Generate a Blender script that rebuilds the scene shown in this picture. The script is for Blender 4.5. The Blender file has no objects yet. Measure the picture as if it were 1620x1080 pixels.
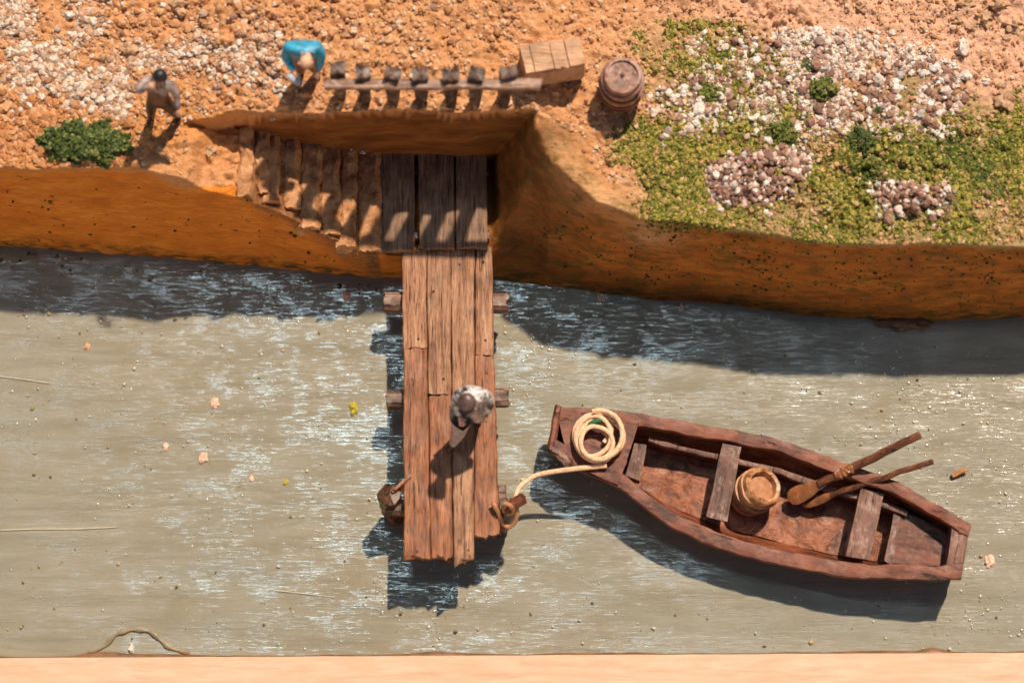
import bpy, bmesh, math, random
import numpy as np
from mathutils import Vector, Matrix, noise as mnoise

S = bpy.context.scene
COL = S.collection
random.seed(7)
RNG = np.random.default_rng(7)

# ------------------------------------------------------------------ camera, sky, sun, exposure
DIST, TILT = 40.0, math.radians(14.0)
cam_d = bpy.data.cameras.new('camera')
cam = bpy.data.objects.new('camera', cam_d)
COL.objects.link(cam)
CAM = Vector((0, -DIST * math.sin(TILT), DIST * math.cos(TILT)))
cam.location = CAM
cam.rotation_euler = (TILT, 0, 0)
cam_d.sensor_width = 36.0
cam_d.lens = 36.0 * DIST / 16.2
cam_d.clip_start, cam_d.clip_end = 0.5, 500
cam_d.dof.use_dof = True
cam_d.dof.focus_distance = DIST - 0.9
cam_d.dof.aperture_fstop = 0.13
S.camera = cam

SUNV = Vector((0.27, 0.55, 1.0)).normalized()          # towards the sun
SUN_EL = math.asin(SUNV.z)
SUN_AZ = math.atan2(SUNV.x, SUNV.y)
W = bpy.data.worlds.new('World')
S.world = W
W.use_nodes = True
nt = W.node_tree
nt.nodes.clear()
sky = nt.nodes.new('ShaderNodeTexSky')
sky.sky_type = 'NISHITA'
sky.sun_disc = False
sky.sun_elevation = SUN_EL
sky.sun_rotation = SUN_AZ
wbg = nt.nodes.new('ShaderNodeBackground')
wbg.inputs['Strength'].default_value = 0.05
wout = nt.nodes.new('ShaderNodeOutputWorld')
# bright cool patch added to the sky so the water mirrors a blue-white sheen
tc = nt.nodes.new('ShaderNodeTexCoord')
dotn = nt.nodes.new('ShaderNodeVectorMath'); dotn.operation = 'DOT_PRODUCT'
nrm = nt.nodes.new('ShaderNodeVectorMath'); nrm.operation = 'NORMALIZE'
nt.links.new(tc.outputs['Generated'], nrm.inputs[0])
nt.links.new(nrm.outputs[0], dotn.inputs[0])
dotn.inputs[1].default_value = Vector((-0.052, 0.238, 1.0)).normalized()
ac = nt.nodes.new('ShaderNodeMath'); ac.operation = 'ARCCOSINE'
nt.links.new(dotn.outputs['Value'], ac.inputs[0])
cn = nt.nodes.new('ShaderNodeTexNoise'); cn.inputs['Scale'].default_value = 14.0; cn.inputs['Detail'].default_value = 3
nt.links.new(nrm.outputs[0], cn.inputs['Vector'])
ad = nt.nodes.new('ShaderNodeMath'); ad.operation = 'MULTIPLY_ADD'
nt.links.new(cn.outputs['Fac'], ad.inputs[0]); ad.inputs[1].default_value = 0.08
nt.links.new(ac.outputs[0], ad.inputs[2])
mr = nt.nodes.new('ShaderNodeMapRange'); mr.interpolation_type = 'SMOOTHSTEP'
mr.inputs['From Min'].default_value = 0.128; mr.inputs['From Max'].default_value = 0.060
mr.inputs['To Min'].default_value = 0.0; mr.inputs['To Max'].default_value = 1.0
nt.links.new(ad.outputs[0], mr.inputs['Value'])
mixw = nt.nodes.new('ShaderNodeMix'); mixw.data_type = 'RGBA'
nt.links.new(mr.outputs['Result'], mixw.inputs[0])
nt.links.new(sky.outputs['Color'], mixw.inputs[6])
mixw.inputs[7].default_value = (330.0, 450.0, 490.0, 1)
# pale glow added low on the viewer's side to lift the shaded bank face
sep = nt.nodes.new('ShaderNodeSeparateXYZ'); nt.links.new(nrm.outputs[0], sep.inputs[0])
def mrange(sock, a, b, c=0.0, d=1.0):
    m_ = nt.nodes.new('ShaderNodeMapRange'); m_.interpolation_type = 'SMOOTHSTEP'
    for k_, v_ in (('From Min', a), ('From Max', b), ('To Min', c), ('To Max', d)): m_.inputs[k_].default_value = v_
    nt.links.new(sock, m_.inputs['Value']); return m_.outputs['Result']
def mul(a, b):
    m_ = nt.nodes.new('ShaderNodeMath'); m_.operation = 'MULTIPLY'; nt.links.new(a, m_.inputs[0]); nt.links.new(b, m_.inputs[1]); return m_.outputs[0]
band = mul(mul(mrange(sep.outputs['Z'], .30, .10), mrange(sep.outputs['Z'], -.06, .0)), mrange(sep.outputs['Y'], -.15, -.55))
mixb = nt.nodes.new('ShaderNodeMix'); mixb.data_type = 'RGBA'
nt.links.new(band, mixb.inputs[0]); nt.links.new(mixw.outputs[2], mixb.inputs[6])
mixb.inputs[7].default_value = (50.0, 37.0, 25.0, 1)
nt.links.new(mixb.outputs[2], wbg.inputs['Color'])
nt.links.new(wbg.outputs[0], wout.inputs[0])

sun_d = bpy.data.lights.new('sun', 'SUN')
sun = bpy.data.objects.new('sun', sun_d)
COL.objects.link(sun)
sun_d.energy = 5.0
sun_d.color = (1.0, 0.86, 0.70)
sun_d.angle = math.radians(1.5)
sun.rotation_euler = (-SUNV).to_track_quat('-Z', 'Y').to_euler()
sun.location = SUNV * 60

S.view_settings.view_transform = 'Standard'
S.view_settings.look = 'None'
S.view_settings.exposure = 0.2
S.view_settings.gamma = 1.0
S.view_settings.use_curve_mapping = False
S.render.engine = 'CYCLES'
S.cycles.max_bounces = 6
S.cycles.diffuse_bounces = 4
S.cycles.sample_clamp_indirect = 8

# ------------------------------------------------------------------ photo point -> place at height z
RX, FW, UP = Vector((1, 0, 0)), Vector((0, math.sin(TILT), -math.cos(TILT))), Vector((0, math.cos(TILT), math.sin(TILT)))
FPX = DIST * 100.0
def at(px, py, z=0.0):
    d = FW + RX * ((px - 810) / FPX) + UP * ((540 - py) / FPX)
    t = (z - CAM.z) / d.z
    return CAM + d * t
def at_np(px, py, z):
    dx = (px - 810) / FPX
    u = (540 - py) / FPX
    dy = FW.y + UP.y * u
    dz = FW.z + UP.z * u
    t = (z - CAM.z) / dz
    return CAM.x + dx * t, CAM.y + dy * t

# ------------------------------------------------------------------ object helpers
def tag(o, label=None, cat=None, group=None, kind=None):
    if label: o['label'] = label
    if cat: o['category'] = cat
    if group: o['group'] = group
    if kind: o['kind'] = kind
    return o
def empty(name, loc, label, cat, group=None):
    o = bpy.data.objects.new(name, None)
    o.empty_display_size = 0.2
    o.location = loc
    COL.objects.link(o)
    return tag(o, label, cat, group)
def link_mesh(name, verts, faces, mat, parent=None, smooth=True):
    me = bpy.data.meshes.new(name)
    if parent is not None:
        off = world_loc(parent)
        verts = [(v[0] - off.x, v[1] - off.y, v[2] - off.z) for v in verts]
    me.from_pydata([tuple(v) for v in verts], [], faces)
    bm = bmesh.new(); bm.from_mesh(me)
    bmesh.ops.recalc_face_normals(bm, faces=bm.faces)
    bm.to_mesh(me); bm.free()
    if smooth:
        me.polygons.foreach_set('use_smooth', [True] * len(me.polygons))
    me.materials.append(mat)
    o = bpy.data.objects.new(name, me)
    COL.objects.link(o)
    if parent is not None: o.parent = parent
    return o
def world_loc(o):
    p = Vector(o.location)
    while o.parent is not None:
        o = o.parent; p = p + Vector(o.location)
    return p

class MB:
    """collects shapes into one mesh"""
    def __init__(self): self.v, self.f = [], []
    def add(self, vs, fs):
        n = len(self.v)
        self.v += [Vector(p) for p in vs]
        self.f += [tuple(i + n for i in f) for f in fs]
    def bar(self, p0, p1, w, t, side=None, n=10, rough=0.01, ragged=0.0, bev=0.18, seed=0, w1=None, freq=2.2, fat=0.0):
        """plank or beam from p0 to p1: width w across, thickness t, rough rounded-rectangle section"""
        p0, p1 = Vector(p0), Vector(p1)
        d = (p1 - p0); L = d.length; d.normalize()
        if side is None:
            side = d.cross(Vector((0, 0, 1)))
            if side.length < 1e-3: side = Vector((1, 0, 0))
        side = (Vector(side) - d * Vector(side).dot(d)).normalized()
        up = side.cross(d).normalized()
        b = bev * min(w, t) if w > 0 else 0
        vs, fs = [], []
        m_ = 8
        K = 2 * m_ + 4 + 2
        for i in range(n + 1):
            s = i / n
            ww = w + ((w1 - w) * s if w1 is not None else 0)
            hw, ht = ww / 2, t / 2
            q = p0 + d * (L * s)
            xs_ = [(-hw + b) + (2 * hw - 2 * b) * j / (m_ - 1) for j in range(m_)]
            sec = [(x_, ht) for x_ in xs_] + [(hw, ht - b), (hw, 0), (hw, -ht + b)] + [(x_, -ht) for x_ in reversed(xs_)] + [(-hw, -ht + b), (-hw, 0), (-hw, ht - b)]
            for k, (a, c) in enumerate(sec):
                p = q + side * a + up * c
                nz = mnoise.noise_vector(Vector((p.x * freq + seed * 3.1, p.y * freq + seed * 1.7, p.z * freq * 1.5 - seed)))
                n2 = mnoise.noise_vector(Vector((p.x * freq * 3.7 + seed, p.y * freq * 3.7, p.z * 9)))
                p = p + (side * (nz.x + .5 * n2.x) + up * (nz.y + .5 * n2.y)) * rough
                if ragged and i in (0, n):
                    r = mnoise.noise(Vector((a * 9 + seed * 7.3, seed, i))) + .6 * mnoise.noise(Vector((a * 23 + seed * 3.3, c * 4 + seed, i)))
                    p = p + d * (r * ragged * (1 if i else -1))
                vs.append(p)
        for i in range(n):
            for k in range(K):
                a, c = i * K + k, i * K + (k + 1) % K
                fs.append((a, c, c + K, a + K))
        for e in (0, n):
            cc = sum((vs[e * K + k] for k in range(K)), Vector()) / K
            vs.append(cc)
            ci = len(vs) - 1
            for k in range(K):
                fs.append((e * K + k, e * K + (k + 1) % K, ci))
        self.add(vs, fs)
        return self
    def tube(self, pts, rad, K=8, closed_ends=True, flat=None):
        pts = [Vector(p) for p in pts]
        n = len(pts)
        rads = rad if isinstance(rad, (list, tuple)) else [rad] * n
        vs, fs = [], []
        ref = Vector((0, 0, 1))
        for i, p in enumerate(pts):
            d = (pts[min(i + 1, n - 1)] - pts[max(i - 1, 0)])
            d.normalize()
            s = d.cross(ref)
            if s.length < 1e-3: s = d.cross(Vector((0, 1, 0)))
            s.normalize(); u = s.cross(d)
            fl = flat[i] if flat else 1.0
            for k in range(K):
                a = 2 * math.pi * k / K
                vs.append(p + (s * math.cos(a) + u * math.sin(a) * fl) * rads[i])
        for i in range(n - 1):
            for k in range(K):
                a, c = i * K + k, i * K + (k + 1) % K
                fs.append((a, c, c + K, a + K))
        if closed_ends:
            fs.append(tuple(range(K)))
            fs.append(tuple((n - 1) * K + k for k in range(K)))
        self.add(vs, fs)
        return self
    def lathe(self, prof, origin, axis=Vector((0, 0, 1)), K=28, wob=0.0, seed=0):
        """profile [(radius, height)...] turned about axis"""
        axis = Vector(axis).normalized()
        s = axis.cross(Vector((0, 1, 0.03))).normalized(); u = axis.cross(s)
        vs, fs = [], []
        for (r, h) in prof:
            for k in range(K):
                a = 2 * math.pi * k / K
                rr = r * (1 + wob * mnoise.noise(Vector((math.cos(a) * 2, math.sin(a) * 2, h * 5 + seed))))
                vs.append(Vector(origin) + axis * (h + wob * .15 * mnoise.noise(Vector((math.cos(a) * 3, math.sin(a) * 3, seed + 5)))) + (s * math.cos(a) + u * math.sin(a)) * rr)
        for i in range(len(prof) - 1):
            for k in range(K):
                a, c = i * K + k, i * K + (k + 1) % K
                fs.append((a, c, c + K, a + K))
        if prof[0][0] > 0: fs.append(tuple(range(K)))
        if prof[-1][0] > 0: fs.append(tuple((len(prof) - 1) * K + k for k in range(K)))
        self.add(vs, fs)
        return self
    def blob(self, c, r, sub=2, amp=0.25, seed=0, sc=(1, 1, 1)):
        bm = bmesh.new()
        bmesh.ops.create_icosphere(bm, subdivisions=sub, radius=1.0)
        vs = []
        for v in bm.verts:
            k = 1 + amp * (mnoise.noise(v.co * 1.6 + Vector((seed * 3.7, seed, -seed))) + .45 * mnoise.noise(v.co * 4.1 + Vector((seed, 9, seed))))
            vs.append(Vector(c) + Vector((v.co.x * sc[0], v.co.y * sc[1], v.co.z * sc[2])) * r * k)
        fs = [tuple(v.index for v in f.verts) for f in bm.faces]
        bm.free()
        self.add(vs, fs)
        return self
    def build(self, name, mat, parent=None, smooth=True):
        o = link_mesh(name, self.v, self.f, mat, parent, smooth)
        return autosmooth(o, 38)
def autosmooth(o, ang=40):
    me = o.data
    bm = bmesh.new(); bm.from_mesh(me)
    for e in bm.edges:
        if len(e.link_faces) == 2 and e.calc_face_angle(0) > math.radians(ang): e.smooth = False
    bm.to_mesh(me); bm.free()
    return o

# ------------------------------------------------------------------ materials
class NT:
    def __init__(self, name):
        self.m = bpy.data.materials.new(name); self.m.use_nodes = True
        self.t = self.m.node_tree; self.t.nodes.clear()
        self.out = self.n('ShaderNodeOutputMaterial'); self.b = self.n('ShaderNodeBsdfPrincipled')
        self.l(self.b.outputs[0], self.out.inputs[0])
    def n(self, ty, **kw):
        x = self.t.nodes.new(ty)
        for k, v in kw.items(): setattr(x, k, v)
        return x
    def l(self, a, b): self.t.links.new(a, b)
    def coord(self, kind='Object', scale=(1, 1, 1), rot=(0, 0, 0)):
        c = self.n('ShaderNodeTexCoord'); m = self.n('ShaderNodeMapping')
        m.inputs['Scale'].default_value = scale; m.inputs['Rotation'].default_value = rot
        self.l(c.outputs[kind], m.inputs['Vector'])
        return m.outputs[0]
    def wcoord(self, scale=(1, 1, 1), rot=(0, 0, 0)):
        g = self.n('ShaderNodeNewGeometry'); m = self.n('ShaderNodeMapping')
        m.inputs['Scale'].default_value = scale; m.inputs['Rotation'].default_value = rot
        self.l(g.outputs['Position'], m.inputs['Vector'])
        return m.outputs[0]
    def noise(self, vec, scale=5, detail=4, rough=.55, dist=0.0):
        x = self.n('ShaderNodeTexNoise')
        x.inputs['Scale'].default_value = scale; x.inputs['Detail'].default_value = detail
        x.inputs['Roughness'].default_value = rough; x.inputs['Distortion'].default_value = dist
        self.l(vec, x.inputs['Vector'])
        return x.outputs['Fac']
    def ramp(self, fac, stops, interp='LINEAR'):
        r = self.n('ShaderNodeValToRGB'); r.color_ramp.interpolation = interp
        e = r.color_ramp.elements
        while len(e) < len(stops): e.new(0.5)
        for i, (p, c) in enumerate(stops):
            e[i].position = p
            e[i].color = (c[0], c[1], c[2], 1) if hasattr(c, '__len__') else (c, c, c, 1)
        self.l(fac, r.inputs['Fac'])
        return r.outputs['Color']
    def mix(self, fac, a, b, blend='MIX'):
        x = self.n('ShaderNodeMix', data_type='RGBA', blend_type=blend)
        for sock, v in ((x.inputs[0], fac), (x.inputs[6], a), (x.inputs[7], b)):
            if hasattr(v, 'is_linked'): self.l(v, sock)
            elif hasattr(v, '__len__'): sock.default_value = (v[0], v[1], v[2], 1)
            elif sock.type == 'RGBA': sock.default_value = (v, v, v, 1)
            else: sock.default_value = v
        return x.outputs[2]
    def math(self, op, a, b=0.0, clamp=False):
        x = self.n('ShaderNodeMath', operation=op); x.use_clamp = clamp
        for sock, v in ((x.inputs[0], a), (x.inputs[1], b)):
            if hasattr(v, 'is_linked'): self.l(v, sock)
            else: sock.default_value = v
        return x.outputs[0]
    def attr(self, name):
        a = self.n('ShaderNodeAttribute'); a.attribute_name = name
        return a.outputs['Fac']
    def island(self): return self.n('ShaderNodeNewGeometry').outputs['Random Per Island']
    def orand(self): return self.n('ShaderNodeObjectInfo').outputs['Random']
    def bump(self, h, strength=.4, dist=.02, normal=None):
        b = self.n('ShaderNodeBump'); b.inputs['Strength'].default_value = strength; b.inputs['Distance'].default_value = dist
        self.l(h, b.inputs['Height'])
        if normal is not None: self.l(normal, b.inputs['Normal'])
        return b.outputs[0]
    def set(self, color=None, rough=None, normal=None, spec=None, coat=None, coat_rough=None):
        for k, v in (('Base Color', color), ('Roughness', rough), ('Normal', normal), ('Specular IOR Level', spec), ('Coat Weight', coat), ('Coat Roughness', coat_rough)):
            if v is None: continue
            if hasattr(v, 'is_linked'): self.l(v, self.b.inputs[k])
            elif hasattr(v, '__len__'): self.b.inputs[k].default_value = (v[0], v[1], v[2], 1)
            else: self.b.inputs[k].default_value = v
        return self.m

def wood(name, dark, mid, light, axis='Y', stretch=14.0, fine=9.0, rough=.6, worn=None, bumpd=.012, spec=.35, ang=0.0, hiamt=.45):
    N = NT(name)
    sc = {'X': (1, stretch, stretch), 'Y': (stretch, 1, stretch), 'Z': (stretch, stretch, 1)}[axis]
    rot = (0, 0, ang)
    w = N.wcoord((1, 1, 1), rot)
    m2 = N.n('ShaderNodeMapping'); m2.inputs['Scale'].default_value = sc; N.l(w, m2.inputs['Vector'])
    r = N.orand()
    off = N.n('ShaderNodeVectorMath', operation='ADD')
    cmb = N.n('ShaderNodeCombineXYZ')
    rm = N.math('MULTIPLY', r, 37.0)
    N.l(rm, cmb.inputs[0]); N.l(rm, cmb.inputs[1])
    N.l(m2.outputs[0], off.inputs[0]); N.l(cmb.outputs[0], off.inputs[1])
    g1 = N.noise(off.outputs[0], 1.1, 6, .65, .6)
    g2 = N.noise(off.outputs[0], fine / 3.0, 5, .7, .3)
    blot = N.noise(N.wcoord(), 3.2, 4, .6)
    c = N.ramp(g1, [(.30, dark), (.48, mid), (.70, light)])
    lines = N.ramp(g2, [(.36, .10), (.46, .8), (.62, 1.0)])
    c = N.mix(.85, c, lines, 'MULTIPLY')
    m3 = N.n('ShaderNodeMapping'); m3.inputs['Scale'].default_value = tuple(q * (2.6 if q > 1 else 1.3) for q in sc); N.l(off.outputs[0] if False else w, m3.inputs['Vector'])
    g3 = N.noise(m3.outputs[0], 1.0, 3, .5, .2)
    crack = N.ramp(g3, [(.30, .10), (.36, 1.0)])
    c = N.mix(.9, c, crack, 'MULTIPLY')
    hi = N.ramp(g3, [(.62, 0.0), (.74, hiamt)])
    c = N.mix(hi, c, tuple(min(.9, q * 1.35) for q in light))
    bl = N.ramp(blot, [(.32, .55), (.55, 1.0)])
    c = N.mix(.75, c, bl, 'MULTIPLY')
    tint = N.ramp(r, [(0, (.82, .80, .78)), (1, (1.08, 1.05, 1.03))])
    c = N.mix(1.0, c, tint, 'MULTIPLY')
    if worn:
        wf = N.noise(N.wcoord((1, 1, 1)), 6.5, 6, .7)
        wm = N.ramp(wf, [(.50, 0.0), (.66, 1.0)])
        wm2 = N.mix(1.0, wm, N.ramp(g2, [(.35, 0.2), (.6, 1.0)]), 'MULTIPLY')
        c = N.mix(wm2, c, worn)
    h = N.mix(.45, N.mix(.5, g1, g2), crack)
    return N.set(c, rough, N.bump(h, .9, bumpd), spec)

M = {}
M['pier'] = wood('weathered_pier_wood', (.17, .065, .028), (.36, .165, .08), (.54, .31, .175), 'Y', 13, 12, .62, None, .022)
M['pier_end'] = wood('orange_pier_wood', (.15, .045, .014), (.36, .125, .046), (.54, .23, .10), 'Y', 13, 12, .5, None, .024)
M['beam'] = wood('dark_beam_wood', (.05, .025, .016), (.15, .075, .045), (.36, .21, .14), 'X', 9, 8, .5, (.4, .28, .22), .014)
M['pile'] = wood('wet_pile_wood', (.035, .015, .009), (.09, .04, .02), (.22, .10, .05), 'Z', 8, 8, .4, None, .014)
M['landing'] = wood('landing_plank_wood', (.085, .042, .022), (.25, .135, .075), (.38, .23, .14), 'Y', 12, 9, .65, None, .012)
M['rail'] = wood('brown_rail_wood', (.09, .035, .018), (.30, .15, .085), (.55, .33, .22), 'X', 10, 8, .5, (.52, .36, .28), .012)
M['post'] = wood('charred_post_wood', (.03, .018, .014), (.09, .055, .042), (.24, .14, .095), 'Z', 8, 8, .5, (.27, .17, .125), .014)
def strip_mat():
    N = NT('pale_planed_wood')
    g1 = N.noise(N.wcoord((.55, 5, 5)), 2.4, 6, .62, .5)
    g2 = N.noise(N.wcoord((1.6, 26, 26)), 3.0, 4, .6, .2)
    c = N.ramp(g1, [(.3, (.50, .305, .185)), (.5, (.58, .38, .25)), (.7, (.64, .45, .31))])
    c = N.mix(N.ramp(g2, [(.30, .55), (.45, 0.0)]), c, (.58, .30, .16))
    c = N.mix(N.ramp(N.noise(N.wcoord((1, 3, 1)), 1.1, 4, .6), [(.45, 0.0), (.7, .5)]), c, (.60, .34, .205))
    return N.set(c, .6, N.bump(g2, .3, .006), .3)
M['pale'] = strip_mat()
M['crate'] = wood('pale_crate_wood', (.42, .20, .095), (.62, .34, .19), (.72, .45, .27), 'X', 22, 12, .65, None, .008, ang=.08)
M['boat'] = wood('reddish_boat_wood', (.050, .012, .005), (.185, .048, .019), (.29, .088, .038), 'X', 3.5, 9, .52, (.24, .105, .06), .026, .32, ang=.274, hiamt=.15)
M['boat_seat'] = wood('worn_boat_seat_wood', (.06, .025, .015), (.19, .078, .046), (.28, .135, .09), 'Y', 8, 9, .52, (.36, .24, .19), .018, .32, ang=.25, hiamt=.2)
M['oar'] = wood('brown_oar_wood', (.06, .02, .01), (.16, .055, .025), (.30, .12, .055), 'X', 5, 6, .4, None, .008, .5, ang=-.45)
M['barrel'] = wood('reddish_barrel_wood', (.16, .062, .036), (.33, .145, .09), (.50, .27, .185), 'Z', 7, 7, .5, (.5, .32, .25), .01)
M['bucket'] = wood('pale_bucket_wood', (.22, .085, .025), (.48, .22, .085), (.68, .38, .19), 'Z', 5, 7, .4, None, .012, .5)

def plain(name, c, rough=.6, var=.25, scale=8, bumps=.3, bd=.01, spec=.4):
    N = NT(name)
    n = N.noise(N.wcoord(), scale, 5, .6)
    lo = tuple(x * (1 - var) for x in c); hi = tuple(min(.95, x * (1 + var)) for x in c)
    return N.set(N.ramp(n, [(.3, lo), (.7, hi)]), rough, N.bump(n, bumps, bd), spec)
M['rope'] = plain('pale_twine', (.72, .455, .27), .6, .3, 22, .9, .012)
M['rope_wet'] = plain('brown_twine', (.38, .17, .075), .5, .3, 14, .5, .008)
M['green_twine'] = plain('green_twine', (.03, .10, .045), .5)
M['skin'] = plain('painted_skin', (.62, .36, .23), .5, .15)
M['blue'] = plain('blue_shirt_paint', (.03, .27, .42), .35, .5, 9, .7, .03)
M['white'] = NT('white_jacket_paint')
_n = M['white']; _f = _n.noise(_n.wcoord(), 7.5, 6, .65)
M['white'] = _n.set(_n.ramp(_f, [(.41, (.02, .017, .018)), (.46, (.30, .27, .26)), (.52, (.62, .56, .52)), (.7, (.78, .72, .68))]), .4, _n.bump(_f, .5, .02))
M['shirt'] = plain('offwhite_shirt_paint', (.30, .225, .21), .5, .6, 10)
M['vest'] = plain('brown_vest_paint', (.17, .065, .035), .45, .4, 8)
M['dark'] = plain('dark_trouser_paint', (.030, .018, .016), .4, .4)
M['trousers'] = plain('grey_trouser_paint', (.42, .34, .30), .45, .45, 9)
M['hair'] = plain('black_hair_paint', (.018, .015, .018), .4, .3)
M['cap'] = plain('brown_cap_paint', (.10, .06, .05), .3, .5, 9)
M['boot'] = plain('dark_boot_paint', (.06, .025, .016), .35, .4)
M['tool'] = plain('grey_tool_paint', (.40, .40, .45), .4)
M['pinkrock'] = plain('pinkish_chip', (.68, .40, .28), .5, .25, 12)
M['rock'] = plain('tan_rock', (.46, .27, .15), .7, .3, 7, .6, .03)
M['greyrock'] = plain('pale_grey_rock', (.60, .50, .42), .6, .3, 7, .6, .03)
M['chip'] = plain('wood_chip', (.42, .17, .06), .4, .3)
M['lump'] = plain('yellow_moss_lump', (.40, .32, .03), .8, .4, 18, .8, .03)

# scatter materials: colour per piece
def scatter_mat(name, stops, rough=.7, bumps=.3):
    N = NT(name)
    c = N.ramp(N.island(), stops, 'LINEAR')
    n = N.noise(N.wcoord(), 30, 3, .6)
    c = N.mix(.6, c, N.ramp(n, [(.3, .7), (.65, 1.0)]), 'MULTIPLY')
    return N.set(c, rough, N.bump(n, bumps, .01), .3)
M['grit'] = scatter_mat('sandy_grit', [(0, (.40, .175, .07)), (.45, (.55, .285, .135)), (.8, (.63, .37, .21)), (.93, (.68, .50, .36)), (1, (.27, .13, .075))])
M['grit_red'] = scatter_mat('orange_grit', [(0, (.40, .15, .045)), (.5, (.55, .25, .10)), (.85, (.64, .35, .17)), (1, (.30, .12, .05))])
M['pebble_left'] = scatter_mat('white_and_tan_pebbles', [(0, (.66, .56, .47)), (.26, (.68, .56, .45)), (.42, (.56, .36, .23)), (.72, (.44, .23, .12)), (.90, (.34, .19, .12)), (1, (.70, .62, .54))])
M['pebble_right'] = scatter_mat('white_pebbles', [(0, (.72, .65, .57)), (.46, (.68, .56, .46)), (.66, (.56, .38, .28)), (.82, (.36, .20, .14)), (.93, (.24, .13, .09)), (1, (.72, .68, .62))])
M['pebble_mix'] = scatter_mat('brown_and_white_pebbles', [(0, (.78, .68, .60)), (.22, (.62, .43, .33)), (.42, (.34, .18, .12)), (.88, (.19, .095, .065)), (1, (.80, .76, .70))])
M['moss'] = scatter_mat('green_moss_flock', [(0, (.07, .085, .010)), (.28, (.14, .145, .018)), (.55, (.26, .23, .032)), (.78, (.40, .31, .06)), (.93, (.52, .34, .13)), (1, (.09, .12, .015))], .85)
M['moss_green'] = scatter_mat('mid_green_flock', [(0, (.05, .075, .012)), (.5, (.09, .115, .018)), (.8, (.17, .17, .03)), (1, (.34, .27, .07))], .8)
M['moss_dark'] = scatter_mat('dark_green_flock', [(0, (.022, .036, .007)), (.5, (.052, .078, .012)), (.85, (.11, .13, .022)), (1, (.24, .24, .06))], .6)
M['flock_cliff'] = scatter_mat('dark_moss_flakes', [(0, (.03, .035, .008)), (.6, (.07, .07, .012)), (.85, (.22, .15, .03)), (1, (.40, .25, .06))], .85)
M['speck'] = scatter_mat('pale_and_green_specks', [(0, (.50, .48, .40)), (.35, (.66, .58, .48)), (.55, (.26, .24, .05)), (.75, (.10, .10, .03)), (.9, (.55, .33, .16)), (1, (.7, .66, .6))], .35)

# ground
def ground_mat():
    N = NT('ochre_ground')
    w = N.wcoord()
    n1 = N.noise(w, 1.3, 5, .6)
    n2 = N.noise(w, 9, 6, .65)
    n3 = N.noise(w, 32, 3, .6)
    sand = N.ramp(n2, [(.28, (.36, .14, .050)), (.5, (.53, .265, .118)), (.72, (.65, .385, .215))])
    sand = N.mix(N.ramp(n1, [(.35, 0.0), (.65, .55)]), sand, (.62, .27, .10))
    sand = N.mix(N.attr('warm'), sand, (.56, .235, .07))
    sand = N.mix(N.math('MULTIPLY', N.attr('pink'), .75), sand, (.66, .39, .265))
    sand = N.mix(N.math('MULTIPLY', N.attr('green'), .75), sand, N.ramp(n2, [(.35, (.12, .10, .025)), (.65, (.36, .28, .085))]))
    # painted face: ochre paint brushed on, browner to the right
    st = N.noise(N.wcoord((1.0, 1.6, 2.4)), 1.6, 6, .62, .5)
    st2 = N.noise(N.wcoord((1.5, 5, 9.0)), 2.2, 5, .65, .8)
    paint = N.ramp(st, [(.30, (.52, .15, .012)), (.48, (.72, .225, .020)), (.70, (.80, .30, .04))])
    paint = N.mix(N.ramp(st2, [(.42, 0.0), (.62, .55)]), paint, (.44, .115, .012))
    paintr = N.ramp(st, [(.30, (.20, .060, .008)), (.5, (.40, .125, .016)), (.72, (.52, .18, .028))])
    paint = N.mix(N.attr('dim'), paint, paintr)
    paint = N.mix(N.math('MULTIPLY', N.attr('ridge'), .85), paint, N.ramp(st2, [(.3, (.50, .24, .09)), (.6, (.64, .37, .18))]))
    paint = N.mix(N.math('MULTIPLY', N.attr('inlet'), .88), paint, N.ramp(st, [(.3, (.07, .024, .007)), (.5, (.15, .05, .013)), (.7, (.26, .095, .022))]))  # dark brown wash in the inlet, with the recess shade painted into it
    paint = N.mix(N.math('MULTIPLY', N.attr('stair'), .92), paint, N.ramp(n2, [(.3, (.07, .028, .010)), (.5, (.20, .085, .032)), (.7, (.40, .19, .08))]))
    paint = N.mix(N.math('MULTIPLY', N.ramp(N.noise(N.wcoord((1, 2, 2)), 3.3, 6, .7), [(.47, 0.0), (.62, .75)]), N.attr('dim')), paint, (.13, .085, .012))
    alg = N.noise(N.wcoord((1, 3, 3)), 4.0, 4, .6)
    am = N.math('MULTIPLY', N.ramp(alg, [(.42, 0.0), (.6, 1.0)]), N.attr('tide'))
    paint = N.mix(am, paint, (.055, .05, .012))
    pits = N.ramp(N.noise(w, 5.5, 3, .5), [(.27, 1.0), (.33, 0.0)])
    paint = N.mix(N.math('MULTIPLY', pits, .7), paint, (.07, .03, .012))
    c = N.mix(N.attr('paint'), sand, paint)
    hb = N.mix(.45, n2, n3)
    rough = N.mix(N.attr('paint'), .85, .5)
    h2 = N.mix(N.attr('paint'), hb, N.mix(.4, st2, n2))
    return N.set(c, rough, N.bump(h2, .75, .08), .2)
M['ground'] = ground_mat()

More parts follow.
